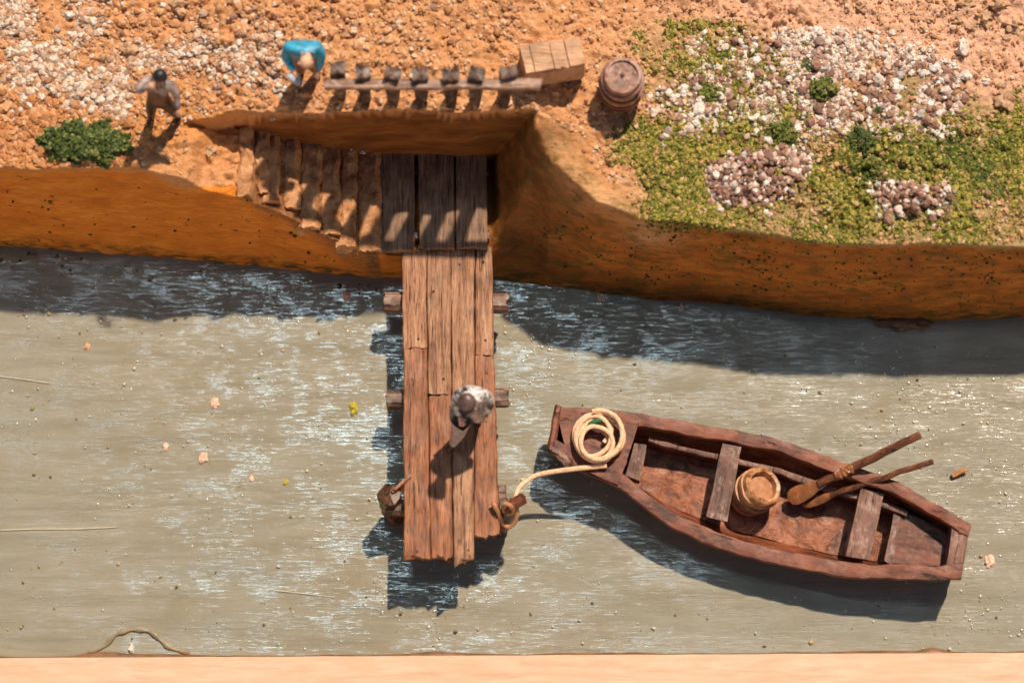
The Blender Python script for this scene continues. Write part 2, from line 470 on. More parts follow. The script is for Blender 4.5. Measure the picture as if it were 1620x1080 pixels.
def water_mat():
    N = NT('varnished_water_paint')
    sA = N.noise(N.wcoord((.30, 3.2, 1), (0, 0, .03)), 1.5, 7, .66, .4)
    sB = N.noise(N.wcoord((.8, 8.0, 1), (0, 0, -.02)), 2.6, 5, .62, .5)
    sC = N.noise(N.wcoord((.8, 1.3, 1)), 1.6, 6, .62, .5)
    lump = N.noise(N.wcoord((1, 1.6, 1)), 5.5, 4, .6, .3)
    big = N.noise(N.wcoord((.5, 1, 1)), .55, 3, .55)
    c = N.ramp(sA, [(.3, (.190, .163, .110)), (.5, (.248, .216, .155)), (.72, (.298, .265, .200))])
    c = N.mix(N.ramp(sC, [(.45, 0.0), (.72, .65)]), c, (.215, .175, .105))
    c = N.mix(N.ramp(big, [(.4, 0.0), (.62, .35)]), c, (.23, .235, .19))
    dots = N.ramp(N.noise(N.wcoord(), 15, 2, .5), [(.70, 0.0), (.75, 1.0)])
    c = N.mix(N.math('MULTIPLY', dots, .4), c, (.17, .14, .03))
    fine = N.noise(N.wcoord((1.2, 14.0, 1), (0, 0, .015)), 2.2, 4, .6, .3)
    nb = N.bump(N.mix(.45, N.mix(.5, sB, lump), fine), .24, .030)
    # varnish brushed on in strokes: glossy strokes over a duller paint
    st1 = N.noise(N.wcoord((1.7, 13.0, 1), (0, 0, -.01)), 2.3, 6, .72, .5)
    st2 = N.noise(N.wcoord((1.0, 1.4, 1)), 1.25, 4, .6, .3)
    gl = N.ramp(N.math('ADD', N.math('MULTIPLY', st1, .75), N.math('MULTIPLY', st2, .40)), [(.575, .06), (.635, 1.0)])
    ro = N.mix(gl, .55, N.ramp(lump, [(.35, .06), (.7, .14)]))
    m = N.set(c, ro, nb, N.math('MULTIPLY', gl, .95))
    N.b.inputs['IOR'].default_value = 1.5
    return m
M['water'] = water_mat()
M['mud'] = plain('brown_shore_paint', (.16, .075, .03), .45, .4, 6, .5, .02)
M['varnish'] = plain('tan_varnish_thread', (.26, .20, .12), .3, .25, 6)
M['fibre'] = plain('pale_fibre', (.72, .62, .45), .3, .1)

# ------------------------------------------------------------------ terrain
def fnoise(x, y, seed, octs=4, freq=1.0, gain=.5):
    out = np.zeros_like(x); a = 1.0; tot = 0
    for o in range(octs):
        rs = np.random.default_rng(seed * 31 + o)
        tab = rs.random((256, 256))
        fx, fy = x * freq, y * freq
        ix, iy = np.floor(fx).astype(int), np.floor(fy).astype(int)
        tx, ty = fx - ix, fy - iy
        tx = tx * tx * (3 - 2 * tx); ty = ty * ty * (3 - 2 * ty)
        g = lambda i, j: tab[i % 256, j % 256]
        v = (g(ix, iy) * (1 - tx) + g(ix + 1, iy) * tx) * (1 - ty) + (g(ix, iy + 1) * (1 - tx) + g(ix + 1, iy + 1) * tx) * ty
        out += a * (v * 2 - 1); tot += a; a *= gain; freq *= 2.03
    return out / tot
def smin(a, b, k):
    h = np.clip(.5 + .5 * (b - a) / k, 0, 1)
    return b * (1 - h) + a * h - k * h * (1 - h)
def smax(a, b, k): return -smin(-a, -b, k)
def sstep(a, b, x):
    t = np.clip((x - a) / (b - a), 0, 1); return t * t * (3 - 2 * t)
def line(pts):
    q = [at(*p) for p in pts]
    return np.array([v.x for v in q]), np.array([v.y for v in q]), np.array([p[2] for p in pts])

FOOT = line([(-500, 380, 0), (0, 389, 0), (200, 402, 0), (400, 421, 0), (560, 436, 0), (640, 441, 0), (780, 443, 0), (900, 456, 0), (1100, 479, 0), (1300, 500, 0), (1430, 507, 0), (1620, 503, 0), (2100, 490, 0)])
LIP = line([(-500, 258, 2.75), (0, 263, 2.75), (60, 268, 2.75), (210, 268, 2.75), (290, 292, 2.55), (345, 302, 2.42), (390, 310, 2.36), (440, 332, 2.1), (490, 359, 1.82), (540, 382, 1.55), (590, 402, 1.27),
            (620, 404, 1.02), (770, 404, 1.02), (784, 330, 1.7), (806, 260, 2.3), (840, 205, 2.95), (870, 262, 2.85), (940, 322, 2.7), (1010, 346, 2.58), (1100, 357, 2.55), (1250, 380, 2.52), (1400, 389, 2.5), (1620, 392, 2.5), (2100, 390, 2.5)])
WBASE = line([(230, 205, 2.5), (385, 207, 2.36), (480, 226, 1.9), (600, 241, 1.2), (780, 241, 1.2), (900, 241, 1.2)])
WTOP = line([(230, 186, 2.78), (385, 178, 2.98), (480, 183, 3.05), (600, 188, 3.05), (780, 188, 3.05), (900, 188, 3.05)])
XB = at(778, 300, 1.1).x
X0, X1 = at(292, 240, 2.4).x, at(340, 240, 2.4).x
FLX = [at(p, 300, z).x for p, z in ((250, 2.45), (340, 2.4), (388, 2.3), (600, 1.15), (620, .92), (2000, .92))]
FLZ = [2.45, 2.40, 2.29, 1.12, .92, .92]

def height(x, y, detail=True):
    wy = y + (0.05 * fnoise(x, y, 3, 3, 1.7) if detail else 0)
    yf = np.interp(x, FOOT[0], FOOT[1]); yl = np.interp(x, LIP[0], LIP[1]); zl = np.interp(x, LIP[0], LIP[2])
    fr = (wy - yf) / np.maximum(yl - yf, .06)
    face = np.where(fr > 0, zl * np.power(np.maximum(fr, 0), .92), fr * .5)
    top = np.interp(x, [at(p, 220, 2.7).x for p in (-500, 0, 290, 385, 600, 840, 1010, 1620, 2100)], [2.72, 2.75, 2.78, 2.98, 3.05, 2.98, 2.62, 2.55, 2.5])
    top = top + .07 * (y - 2.0) * sstep(1.0, 3.0, y)
    if detail:
        top = top + .07 * fnoise(x, y, 11, 3, .6)
    # inlet: stairs ramp, landing floor, back wall, sloping right-hand wall
    fl = np.interp(x, FLX, FLZ)
    yb = np.interp(x, WBASE[0], WBASE[1]); yt = np.interp(x, WTOP[0], WTOP[1])
    yw = (yb + yt) / 2 + (.05 * fnoise(x, y * .3, 5, 2, 1.2) if detail else 0)
    wb = fl + (wy - yw) / .07 * 2.0
    ridx = np.interp(-y, [-at(840, 205, 2.95).y, -at(870, 262, 2.85).y, -at(940, 322, 2.7).y, -at(1010, 346, 2.58).y], [at(840, 205, 2.95).x, at(870, 262, 2.85).x, at(940, 322, 2.7).x, at(1010, 346, 2.58).x])
    wr = np.where(x > XB, fl + (x - XB) / np.maximum(ridx - XB, .1) * 1.85, -1)
    carve = smax(np.maximum(fl, wb), wr, .06)
    ex = .25 * fnoise(x, y, 51, 3, 1.3) if detail else 0
    carve = carve + 1.0 * (1 - sstep(X0 - .55, X0 + .45, x + ex))
    z = smin(face, top, .07)
    z = smin(z, carve, .09)
    drop = top - z
    onpath = np.exp(-((x - at(338, 245, 2.4).x) / .68) ** 4 - ((y - at(325, 245, 2.4).y) / .52) ** 4)
    pn = (fnoise(x, y, 17, 3, 2.2) if detail else 0)
    paint = sstep(.03, .14, drop + .05 * pn - 1.0 * onpath)
    rdg = np.exp(-((x - ridx - .22) / .42) ** 2) * sstep(at(850, 180, 2.95).y, at(850, 225, 2.95).y, y) * (x > 0)
    paint = np.maximum(paint, np.clip(rdg * 1.25 + .3 * pn, 0, 1) * (rdg > .02))
    if detail:
        gr = 1 - paint
        rough = fnoise(x, y, 21, 4, 3.6, .66)
        knob = np.maximum(fnoise(x, y, 23, 2, 8.0, .5), -.05) + .7 * np.maximum(fnoise(x + 3, y, 24, 2, 13.0, .5), -.15) - .8 * np.maximum(fnoise(x, y + 5, 27, 2, 7.0, .6) - .22, 0)
        calm = .45 + .55 * np.clip(.5 - 1.6 * fnoise(x, y, 28, 2, .55) - .25 * sstep(0, 3, x), 0, 1)
        calm = calm * (.22 + .78 * np.maximum(sstep(.0, .42, y - yl), ((x > X0) & (x < XB)) * sstep(.0, .3, y - yw)))
        z = z + gr * calm * (.10 * rough + .16 * knob) + paint * ((.05 * fnoise(x, y, 25, 3, 2.6) + .05 * fnoise(x, y * .6 + z * .8, 26, 3, 5.5)) * (z > .12))
    return z, paint, top, rdg

def build_ground():
    xs = np.linspace(-11.2, 11.2, 900)
    ys = np.concatenate([np.arange(-.6, .1, .05), np.arange(.1, 3.05, .0125), np.arange(3.05, 6.2, .024), np.arange(6.2, 9.5, .1)])
    X, Y = np.meshgrid(xs, ys)
    Z, P, T, RDG = height(X, Y)
    nr, nc = X.shape
    co = np.stack([X.ravel(), Y.ravel(), Z.ravel()], 1)
    idx = np.arange(nr * nc).reshape(nr, nc)
    quads = np.stack([idx[:-1, :-1].ravel(), idx[:-1, 1:].ravel(), idx[1:, 1:].ravel(), idx[1:, :-1].ravel()], 1)
    me = bpy.data.meshes.new('ground')
    me.vertices.add(len(co)); me.vertices.foreach_set('co', co.ravel())
    me.loops.add(quads.size); me.loops.foreach_set('vertex_index', quads.ravel())
    me.polygons.add(len(quads)); me.polygons.foreach_set('loop_start', np.arange(0, quads.size, 4)); me.polygons.foreach_set('loop_total', np.full(len(quads), 4))
    me.update(calc_edges=True)
    me.polygons.foreach_set('use_smooth', np.ones(len(quads), bool))
    def attr(n, v):
        a = me.attributes.new(n, 'FLOAT', 'POINT'); a.data.foreach_set('value', v.ravel().astype(np.float32))
    attr('paint', P); attr('ridge', RDG * sstep(1.5, 2.1, Z))
    n = .25 * fnoise(X, Y, 41, 3, 1.3)
    gx = at(1020, 200, 2.6).x
    gl = np.interp(X, [at(p, 200, 2.6).x for p in (960, 1040, 1150, 1400, 1620, 2000)], [at(1000, q, 2.6).y for q in (150, 60, 60, 100, 170, 170)])
    attr('green', sstep(gx - .6, gx + .9, X + n) * sstep(.25, -.25, Y - gl + n * 1.4) * sstep(-.05, .05, 9 - X))
    attr('pink', sstep(at(900, 60, 2.7).x, at(1250, 60, 2.7).x, X + n * 3))
    attr('warm', np.clip(sstep(at(330, 0, 2.7).x, at(100, 300, 2.7).x, X + n) * sstep(at(0, 120, 2.7).y, at(0, 190, 2.7).y, Y + n) * .8
         + np.exp(-((X - at(290, 170, 2.7).x) / .9) ** 2 - ((Y - at(290, 190, 2.7).y) / .5) ** 2), 0, 1))
    yl_ = np.interp(X, LIP[0], LIP[1])
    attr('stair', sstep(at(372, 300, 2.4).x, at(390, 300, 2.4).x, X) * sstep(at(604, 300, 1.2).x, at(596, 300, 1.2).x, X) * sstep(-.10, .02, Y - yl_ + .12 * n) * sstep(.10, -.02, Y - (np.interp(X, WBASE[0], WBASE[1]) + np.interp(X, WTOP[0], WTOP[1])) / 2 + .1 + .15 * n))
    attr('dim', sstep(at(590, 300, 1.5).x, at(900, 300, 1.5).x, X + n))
    attr('tide', sstep(.55, .05, Z + .3 * n))
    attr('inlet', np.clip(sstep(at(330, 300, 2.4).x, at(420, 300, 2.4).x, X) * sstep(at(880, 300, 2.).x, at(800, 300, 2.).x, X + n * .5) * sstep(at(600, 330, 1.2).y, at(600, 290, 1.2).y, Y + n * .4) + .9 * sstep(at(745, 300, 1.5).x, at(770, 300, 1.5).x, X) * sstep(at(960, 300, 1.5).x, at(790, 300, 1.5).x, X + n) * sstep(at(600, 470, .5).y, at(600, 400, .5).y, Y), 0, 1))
    me.materials.append(M['ground'])
    o = bpy.data.objects.new('ground', me); COL.objects.link(o)
    return tag(o, 'ochre sandy river bank with brown painted face and stair inlet', 'ground', kind='structure')
build_ground()

def hgt(x, y):
    z, p, t, _r = height(np.array([[float(x)]]), np.array([[float(y)]]))
    return float(z[0, 0])
def on_ground(px, py, z0=2.7):
    z = z0
    for _ in range(4):
        p = at(px, py, z); z = hgt(p.x, p.y)
    p = at(px, py, z)
    return Vector((p.x, p.y, z))

# water sheet
def build_water():
    xs = np.linspace(-12, 12, 200); ys = np.linspace(-6.0, 2.6, 80)
    X, Y = np.meshgrid(xs, ys)
    Z = .012 * fnoise(X * .6, Y * 2, 61, 3, 1.2)
    v = np.stack([X.ravel(), Y.ravel(), Z.ravel()], 1)
    nr, nc = X.shape; idx = np.arange(nr * nc).reshape(nr, nc)
    f = np.stack([idx[:-1, :-1].ravel(), idx[:-1, 1:].ravel(), idx[1:, 1:].ravel(), idx[1:, :-1].ravel()], 1)
    o = link_mesh('water', v.tolist(), [tuple(q) for q in f.tolist()], M['water'])
    tag(o, 'varnished grey tan river water with brush strokes', 'water', kind='structure')
build_water()

# pale wooden strip along the lower edge and the brown paint line beside it
fa, fb = at(-500, 1042.5, .22), at(2120, 1029, .22)
o = MB()
dirf = (fb - fa).normalized(); perp = Vector((dirf.y, -dirf.x, 0))
cA, cB = fa + perp * 1.6 - Vector((0, 0, .31)), fb + perp * 1.6 - Vector((0, 0, .31))
o.bar(cA, cB, 3.2, .62, n=120, rough=.004, bev=.04, seed=4)
ob = autosmooth(o.build('wooden_strip', M['pale']), 30)
tag(ob, 'pale planed wooden strip along the water edge of the model', 'wooden strip')
o = MB()
N_ = 90
vs, fs = [], []
for i in range(N_ + 1):
    s = i / N_
    p = fa.lerp(fb, s); p.z = 0
    wv = .035 + .05 * max(0, mnoise.noise(Vector((p.x * 1.3, 3, 1)))) + .13 * max(0, mnoise.noise(Vector((p.x * .45, 7, 2)))) * (1 if p.x < 1 else .45)
    if abs(p.x - at(160, 1030).x) < .5: wv += .08 * (1 - abs(p.x - at(160, 1030).x) / .5)
    if abs(p.x - at(1470, 1030).x) < .2: wv += .09 * (1 - abs(p.x - at(1470, 1030).x) / .2)
    vs += [p - perp * wv + Vector((0, 0, .02)), p - perp * wv * .5 + Vector((0, 0, .05)), p + Vector((0, 0, .055)), p + perp * .02 + Vector((0, 0, -.05))]
for i in range(N_):
    for k in range(3):
        a = i * 4 + k; fs.append((a, a + 1, a + 5, a + 4))
o.add(vs, fs)
tag(o.build('paint_edge', M['mud']), 'brown line of paint where water meets wooden strip', 'paint edge', kind='structure')
ridge = [at(px, py, .015) for px, py in ((140, 1030), (165, 1022), (180, 1006), (198, 998), (220, 995), (240, 1000), (255, 1013), (272, 1025), (300, 1032))]
def smooth_pts(pts, n=6):
    out = []
    P = [Vector(p) for p in pts]
    for i in range(len(P) - 1):
        p0, p1, p2, p3 = P[max(i - 1, 0)], P[i], P[i + 1], P[min(i + 2, len(P) - 1)]
        for k in range(n):
            t = k / n
            out.append(.5 * ((2 * p1) + (p2 - p0) * t + (2 * p0 - 5 * p1 + 4 * p2 - p3) * t * t + (3 * p1 - p0 - 3 * p2 + p3) * t ** 3))
    out.append(P[-1])
    return out
rp = smooth_pts(ridge, 5)
tag(MB().tube(rp, [.035 + .012 * math.sin(i) for i in range(len(rp))], 8).build('varnish_thread', M['varnish']), 'arched thread stuck in the varnish beside the wooden strip', 'thread')

# ------------------------------------------------------------------ scattered stuff
ICO = {}
for sub in (1, 2):
    bm = bmesh.new(); bmesh.ops.create_icosphere(bm, subdivisions=sub, radius=1.0)
    ICO[sub] = (np.array([v.co[:] for v in bm.verts]), np.array([[v.index for v in f.verts] for f in bm.faces])); bm.free()
def in_poly(px, py, poly):
    inside = np.zeros(px.shape, bool); n = len(poly)
    for i in range(n):
        (x0, y0), (x1, y1) = poly[i], poly[(i + 1) % n]
        c = ((y0 > py) != (y1 > py)) & (px < (x1 - x0) * (py - y0) / (y1 - y0 + 1e-9) + x0)
        inside ^= c
    return inside
def sample(n, poly, seed, clump=0.0, freq=.03, zfix=None, feather=0.0, bare=False):
    r = np.random.default_rng(seed)
    xs = [p[0] for p in poly]; ys = [p[1] for p in poly]
    PX, PY = np.empty(0), np.empty(0)
    while len(PX) < n:
        px = r.uniform(min(xs), max(xs), n * 2); py = r.uniform(min(ys), max(ys), n * 2)
        k = in_poly(px + r.normal(0, feather, n * 2), py + r.normal(0, feather, n * 2), poly)
        if clump: k &= r.random(n * 2) < np.clip(.5 + clump * fnoise(px, py, seed + 5, 3, freq), .0, 1)
        PX, PY = np.concatenate([PX, px[k]]), np.concatenate([PY, py[k]])
    PX, PY = PX[:n], PY[:n]
    if zfix is not None:
        x, y = at_np(PX, PY, zfix); return x, y, np.full(n, zfix)
    z = np.full(n, 2.7)
    for _ in range(6):
        x, y = at_np(PX, PY, z)
        zz = height(x[None, :], y[None, :])[0][0]
        z = z * .4 + zz * .6
    x, y = at_np(PX, PY, z)
    if bare:
        q_ = height(x[None], y[None]); k = (q_[1][0] < .5) & (q_[3][0] < .45)
        x, y, z = x[k], y[k], z[k]
    return x, y, z
def pieces(name, x, y, z, rmin, rmax, mat, seed, sub=1, flat=.75, amp=.3, lift=.25, smooth=False, power=2.0, **tags):
    r = np.random.default_rng(seed + 100)
    n = len(x)
    bv, bf = ICO[sub]
    rad = rmin + (rmax - rmin) * r.random(n) ** power
    V = bv[None] * (1 + amp * r.normal(0, 1, (n, len(bv), 1)).clip(-1.5, 1.5) * (1 if sub == 1 else .45))
    scl = np.stack([r.uniform(.75, 1.25, n), r.uniform(.75, 1.25, n), np.full(n, flat) * r.uniform(.8, 1.2, n)], 1)
    V = V * scl[:, None, :] * rad[:, None, None]
    a = r.uniform(0, 6.283, n); c, s = np.cos(a), np.sin(a)
    vx = V[..., 0] * c[:, None] - V[..., 1] * s[:, None]; vy = V[..., 0] * s[:, None] + V[..., 1] * c[:, None]
    co = np.stack([vx + x[:, None], vy + y[:, None], V[..., 2] + (z + rad * lift)[:, None]], -1).reshape(-1, 3)
    F = (bf[None] + (np.arange(n) * len(bv))[:, None, None]).reshape(-1, 3)
    me = bpy.data.meshes.new(name)
    me.vertices.add(len(co)); me.vertices.foreach_set('co', co.ravel())
    me.loops.add(F.size); me.loops.foreach_set('vertex_index', F.ravel())
    me.polygons.add(len(F)); me.polygons.foreach_set('loop_start', np.arange(0, F.size, 3)); me.polygons.foreach_set('loop_total', np.full(len(F), 3))
    me.update(calc_edges=True)
    me.polygons.foreach_set('use_smooth', np.full(len(F), smooth))
    me.materials.append(mat)
    o = bpy.data.objects.new(name, me); COL.objects.link(o)
    return tag(o, **tags)

LAND = [(-60, -60), (1680, -60), (1680, 385), (1400, 385), (1250, 372), (1010, 338), (900, 300), (850, 215), (835, 175), (385, 172), (300, 180), (290, 280), (210, 262), (-60, 260)]
pieces('sand_grit', *sample(17000, LAND, 1, .9, .02, bare=True), .009, .040, M['grit'], 1, 1, .8, .28, .25, label='coarse sandy grit over the whole bank top', cat='grit', kind='stuff')
pieces('orange_grit', *sample(2200, [(-40, 130), (60, 150), (210, 190), (215, 262), (-40, 262)], 2, .6), .02, .075, M['grit_red'], 2, 1, .75, .25, .15, label='orange gritty soil around the dark green bush', cat='grit', kind='stuff')
PL = [(-60, -60), (70, -60), (130, 20), (230, 60), (330, 60), (450, 70), (450, 130), (400, 140), (330, 150), (270, 110), (215, 200), (120, 180), (60, 150), (-60, 150)]
pieces('pale_pebbles', *sample(5600, PL, 3, 1.8, .022, feather=24), .012, .056, M['pebble_left'], 3, 2, .85, .38, -.05, False, 1.7, label='white and tan pebbles strewn on the upper left bank', cat='gravel', kind='stuff')
pieces('sandy_pebbles', *sample(600, [(120, -60), (820, -60), (820, 60), (520, 80), (300, 60), (120, 20)], 31, 1.2, .02, feather=10), .020, .075, M['grit'], 31, 2, .85, .34, .1, False, 2.2, label='sandy brown pebbles strewn above the railing', cat='gravel', kind='stuff')
PR = [(1085, 80), (1130, 70), (1200, 75), (1240, 45), (1310, 55), (1420, 85), (1500, 110), (1530, 165), (1500, 205), (1400, 200), (1330, 205), (1250, 190), (1190, 225), (1120, 200), (1090, 150)]
pieces('white_pebbles', *sample(8000, PR, 4, 3.2, .028, feather=15), .010, .046, M['pebble_right'], 4, 2, .85, .40, .0, False, 1.6, label='white pebbles spread wide among moss on the right bank', cat='gravel', kind='stuff')
pieces('scattered_pebbles', *sample(170, [(1020, 150), (1100, 130), (1130, 220), (1060, 225)], 41, 1.2, .03, feather=8), .02, .065, M['pebble_right'], 41, 2, .85, .32, .3, False, 1.6, label='few loose white pebbles right of the barrel', cat='gravel', kind='stuff')
# two heaps of pebbles piled on the moss
def heap(poly, n, seed, hgtv, label):
    x, y, z = sample(n, poly, seed, 1.2, .03, feather=11)
    cx, cy = x.mean(), y.mean()
    d = np.sqrt(((x - cx) / (x.std() * 1.9)) ** 2 + ((y - cy) / (y.std() * 1.9)) ** 2)
    z = z + hgtv * np.clip(1 - d, 0, 1) * np.random.default_rng(seed).uniform(.3, 1, n)
    pieces('pebble_heap', x, y, z, .014, .056, M['pebble_mix'], seed, 2, .9, .34, .3, False, 1.5, label=label, cat='gravel', kind='stuff')
pieces('brown_pebbles', *sample(900, PR, 42, 2.5, .03, feather=10), .02, .072, M['pebble_mix'], 42, 2, .85, .34, .25, False, 2.0, label='brown pebbles mixed into the white pebble field', cat='gravel', kind='stuff')
heap([(1115, 285), (1140, 260), (1180, 240), (1250, 232), (1285, 262), (1250, 300), (1200, 340), (1140, 335)], 1300, 5, .36, 'heap of brown and white pebbles above the bank edge')
heap([(1340, 285), (1400, 282), (1470, 300), (1510, 300), (1510, 330), (1450, 335), (1430, 360), (1400, 345), (1380, 310)], 420, 6, .22, 'low string of brown pebbles right of the heap')
MO = [(1010, 270), (960, 230), (1000, 210), (1080, 190), (1060, 130), (1090, 90), (1150, 70), (1230, 70), (1260, 180), (1330, 200), (1540, 190), (1680, 160), (1680, 386), (1400, 386), (1250, 373), (1015, 338)]
pieces('moss', *sample(44000, MO, 7, 1.7, .018, feather=16), .008, .032, M['moss'], 7, 1, .85, .35, .5, power=1.4, label='mottled yellow green moss covering the right bank', cat='moss', kind='stuff')
pieces('moss_dust', *sample(9000, MO, 77, .2, .018, feather=12), .007, .024, M['moss'], 77, 1, .85, .35, .5, power=1.6, label='fine loose moss dust between the moss clumps', cat='moss', kind='stuff')
pieces('sparse_moss', *sample(1800, [(985, 60), (1050, 30), (1180, 40), (1200, 80), (1060, 120)], 8, 1.8, .03, feather=14), .008, .032, M['moss'], 8, 1, .8, .35, .3, label='sparse green moss patch above the barrel', cat='moss', kind='stuff')
pieces('green_moss', *sample(9000, [(1330, 225), (1480, 205), (1620, 200), (1680, 220), (1620, 310), (1480, 290), (1340, 270)], 9, 1.4, .02, feather=18), .008, .030, M['moss_green'], 9, 1, .8, .35, .35, label='greener moss band on the far right bank', cat='moss', kind='stuff')
# flakes on the painted face
pieces('moss_flakes', *sample(800, [(860, 330), (1010, 350), (1250, 385), (1680, 395), (1680, 490), (1400, 495), (1200, 470), (920, 440), (850, 400)], 10, 1.4, .03), .007, .028, M['flock_cliff'], 10, 1, .9, .35, .1, power=2.5, label='dark moss flakes stuck on the right bank face', cat='moss', kind='stuff')
pieces('dark_flakes', *sample(70, [(240, 285), (390, 310), (590, 410), (560, 430), (300, 400), (0, 380), (0, 300)], 12, 1.2, .03), .008, .03, M['flock_cliff'], 12, 1, .9, .35, .1, power=2.5, label='dark flakes on the left bank face', cat='debris', kind='stuff')
WP = [(0, 400), (600, 445), (900, 470), (1620, 520), (1620, 1028), (0, 1030)]
pieces('water_specks', *sample(750, WP, 13, 1.0, .01, .012), .008, .030, M['speck'], 13, 1, .6, .3, .2, True, 4.0, label='tiny pale and green specks set in the water varnish', cat='debris', kind='stuff')
M['drop'] = plain('glint_droplet', (.29, .25, .18), .16, .2, 5, .0, .01, 1.0)  # for the glossy droplets added to catch pinpoint sun glints
dx = [sample(n_, p_, 130 + i_, 1.2, .012, .004) for i_, (n_, p_) in enumerate(((170, [(1380, 520), (1620, 520), (1620, 1000), (1540, 1000), (1380, 660)]), (110, [(795, 470), (960, 490), (900, 640), (800, 640)]), (330, WP), (160, [(0, 400), (580, 445), (580, 520), (0, 500)]), (150, [(590, 890), (790, 890), (790, 1000), (590, 990)])))]
pieces('glint_droplets', *[np.concatenate([d_[k_] for d_ in dx]) for k_ in range(3)], .008, .028, M['drop'], 13, 2, .24, .06, .0, True, 2.2, label='tiny glossy droplets added to make sun glints on the water', cat='droplets', kind='stuff')
pieces('shore_specks', *sample(60, [(0, 395), (300, 420), (600, 447), (600, 470), (300, 450), (0, 430)], 14, .5, .01, .012), .008, .035, M['flock_cliff'], 14, 1, .6, .3, .2, True, 2.0, label='dark specks along the left shoreline', cat='debris', kind='stuff')

# ------------------------------------------------------------------ stairs
st = empty('stone_steps', on_ground(490, 290, 1.8), 'rough ochre stone steps leading down beside the back wall', 'steps')
def stone_mat():
    N = NT('ochre_step_stone')
    n = N.noise(N.wcoord(), 5, 5, .65); n2 = N.noise(N.wcoord(), 16, 4, .6)
    c = N.ramp(n, [(.3, (.16, .06, .02)), (.48, (.44, .20, .08)), (.7, (.60, .33, .16))])
    c = N.mix(.5, c, N.ramp(n2, [(.3, .6), (.6, 1.0)]), 'MULTIPLY')
    return N.set(c, .7, N.bump(N.mix(.5, n, n2), .7, .04), .3)
M['stone'] = stone_mat()
edges = [378, 398, 417, 440, 469, 501, 533, 559, 597]
fronts = [305, 306, 318, 330, 355, 372, 386, 396]
zs = [2.40, 2.27, 2.13, 1.98, 1.81, 1.64, 1.48, 1.31]
backs = [200, 205, 212, 222, 228, 232, 236, 239]
for i in range(8):
    xm = (edges[i] + edges[i + 1]) / 2
    w = (edges[i + 1] - edges[i]) / 100.0 - .03
    z = zs[i]
    pb, pf = at(xm, backs[i] - 4, z), at(xm - 2 + (3 if i % 2 else -2), fronts[i] + (4, -3, 2, -2, 4, -3, 3, 0)[i], z + (.02, -.03, .03, -.02, .02, -.03, .02, 0)[i])
    MB().bar(pb + Vector((.04, .12, -.26)), pf + Vector((.04, 0, -.26)), w + .05, .52, side=(1, 0, (.10, -.08, .12, .05, -.10, .1, -.06, .05)[i]), n=30, rough=.055, ragged=.045, bev=.2, seed=i + 20, freq=3.4).build('step', M['stone'], st)

# landing planks
ld = empty('landing', at(688, 320, 1.1), 'dark three plank landing between the steps and the jetty', 'landing')
zL = 1.22
for (xa, xb, ya, yb) in ((600, 656, 226, 396), (663, 719, 226, 392), (722, 771, 228, 391)):
    a, b = at((xa + xb) / 2 - 1, ya, zL), at((xa + xb) / 2, yb, zL)
    w = (at(xb, 300, zL) - at(xa, 300, zL)).x
    MB().bar(a - Vector((0, 0, .07)), b - Vector((0, 0, .07)), w, .14, n=26, rough=.010, ragged=.03, bev=.1, seed=xa, freq=2.5).build('plank', M['landing'], ld)
for yy in (268, 372):
    a, b = at(596, yy, zL - .14), at(774, yy, zL - .14)
    MB().bar(a - Vector((0, 0, .082)), b - Vector((0, 0, .082)), .16, .16, n=10, rough=.01, seed=yy).build('bearer', M['pile'], ld)

# ------------------------------------------------------------------ jetty
zP = 1.10
jt = empty('jetty', at(710, 660, 0), 'narrow plank jetty with broken end standing in the water', 'jetty')
def deck(pts, seed, mat, dz=0.0, rag=.04):
    (xa, xb, ya), (xc, xd, yb) = pts
    a, b = at((xa + xb) / 2, ya, zP + dz), at((xc + xd) / 2, yb, zP + dz)
    w0 = (at(xb, ya, zP) - at(xa, ya, zP)).x; w1 = (at(xd, yb, zP) - at(xc, yb, zP)).x
    MB().bar(a - Vector((0, 0, .075)), b - Vector((0, 0, .075)), w0, .15, n=max(14, int((yb - ya) / 7)), rough=.016, ragged=rag, bev=.10, seed=seed, w1=w1, freq=2.6).build('plank', mat, jt)
deck(((636, 674, 394), (637, 676, 549)), 1, M['pier'], .008)
deck(((638, 676, 550), (639, 681, 881)), 2, M['pier_end'], .0, .10)
deck(((675, 712, 393), (678, 714, 623)), 3, M['pier'], .0)
deck(((678, 714, 624), (682, 716, 882)), 4, M['pier_end'], .012, .10)
deck(((713, 751, 393), (718, 749, 885)), 5, M['pier'], .006, .14)
deck(((752, 778, 391), (753, 781, 561)), 6, M['pier'], -.004)
deck(((752, 781, 563), (750, 790, 848)), 7, M['pier_end'], .0, .10)
# nail heads in the boards
nh = MB()
for px, py in ((686, 461), (662, 536), (702, 599), (768, 538), (770, 590), (727, 418), (765, 414), (660, 872), (652, 600), (740, 870)):
    nh.lathe([(.020, -.02), (.020, .006), (.012, .012), (0, .013)], at(px, py, zP + .002), K=10)
nh.build('nail_heads', M['pile'], jt)['kind'] = 'stuff'
for (xa, xb, y, s) in ((607, 803, 473, 1), (611, 804, 629, 2)):
    a, b = at(xa, y + 1, zP - .15), at(xb, y - 3 if s == 2 else y + 3, zP - .15)
    MB().bar(a - Vector((0, 0, .155)), b - Vector((0, 0, .155)), .30 if s == 1 else .27, .30, n=24, rough=.016, ragged=.05, bev=.25, seed=s + 40, freq=3).build('cross_beam', M['beam'], jt)
a, b = at(610, 800, zP - .15), at(792, 792, zP - .15)
MB().bar(a - Vector((0, 0, .155)), b - Vector((0, 0, .155)), .26, .28, n=20, rough=.02, ragged=.05, bev=.25, seed=44, freq=3).build('cross_beam', M['pile'], jt)
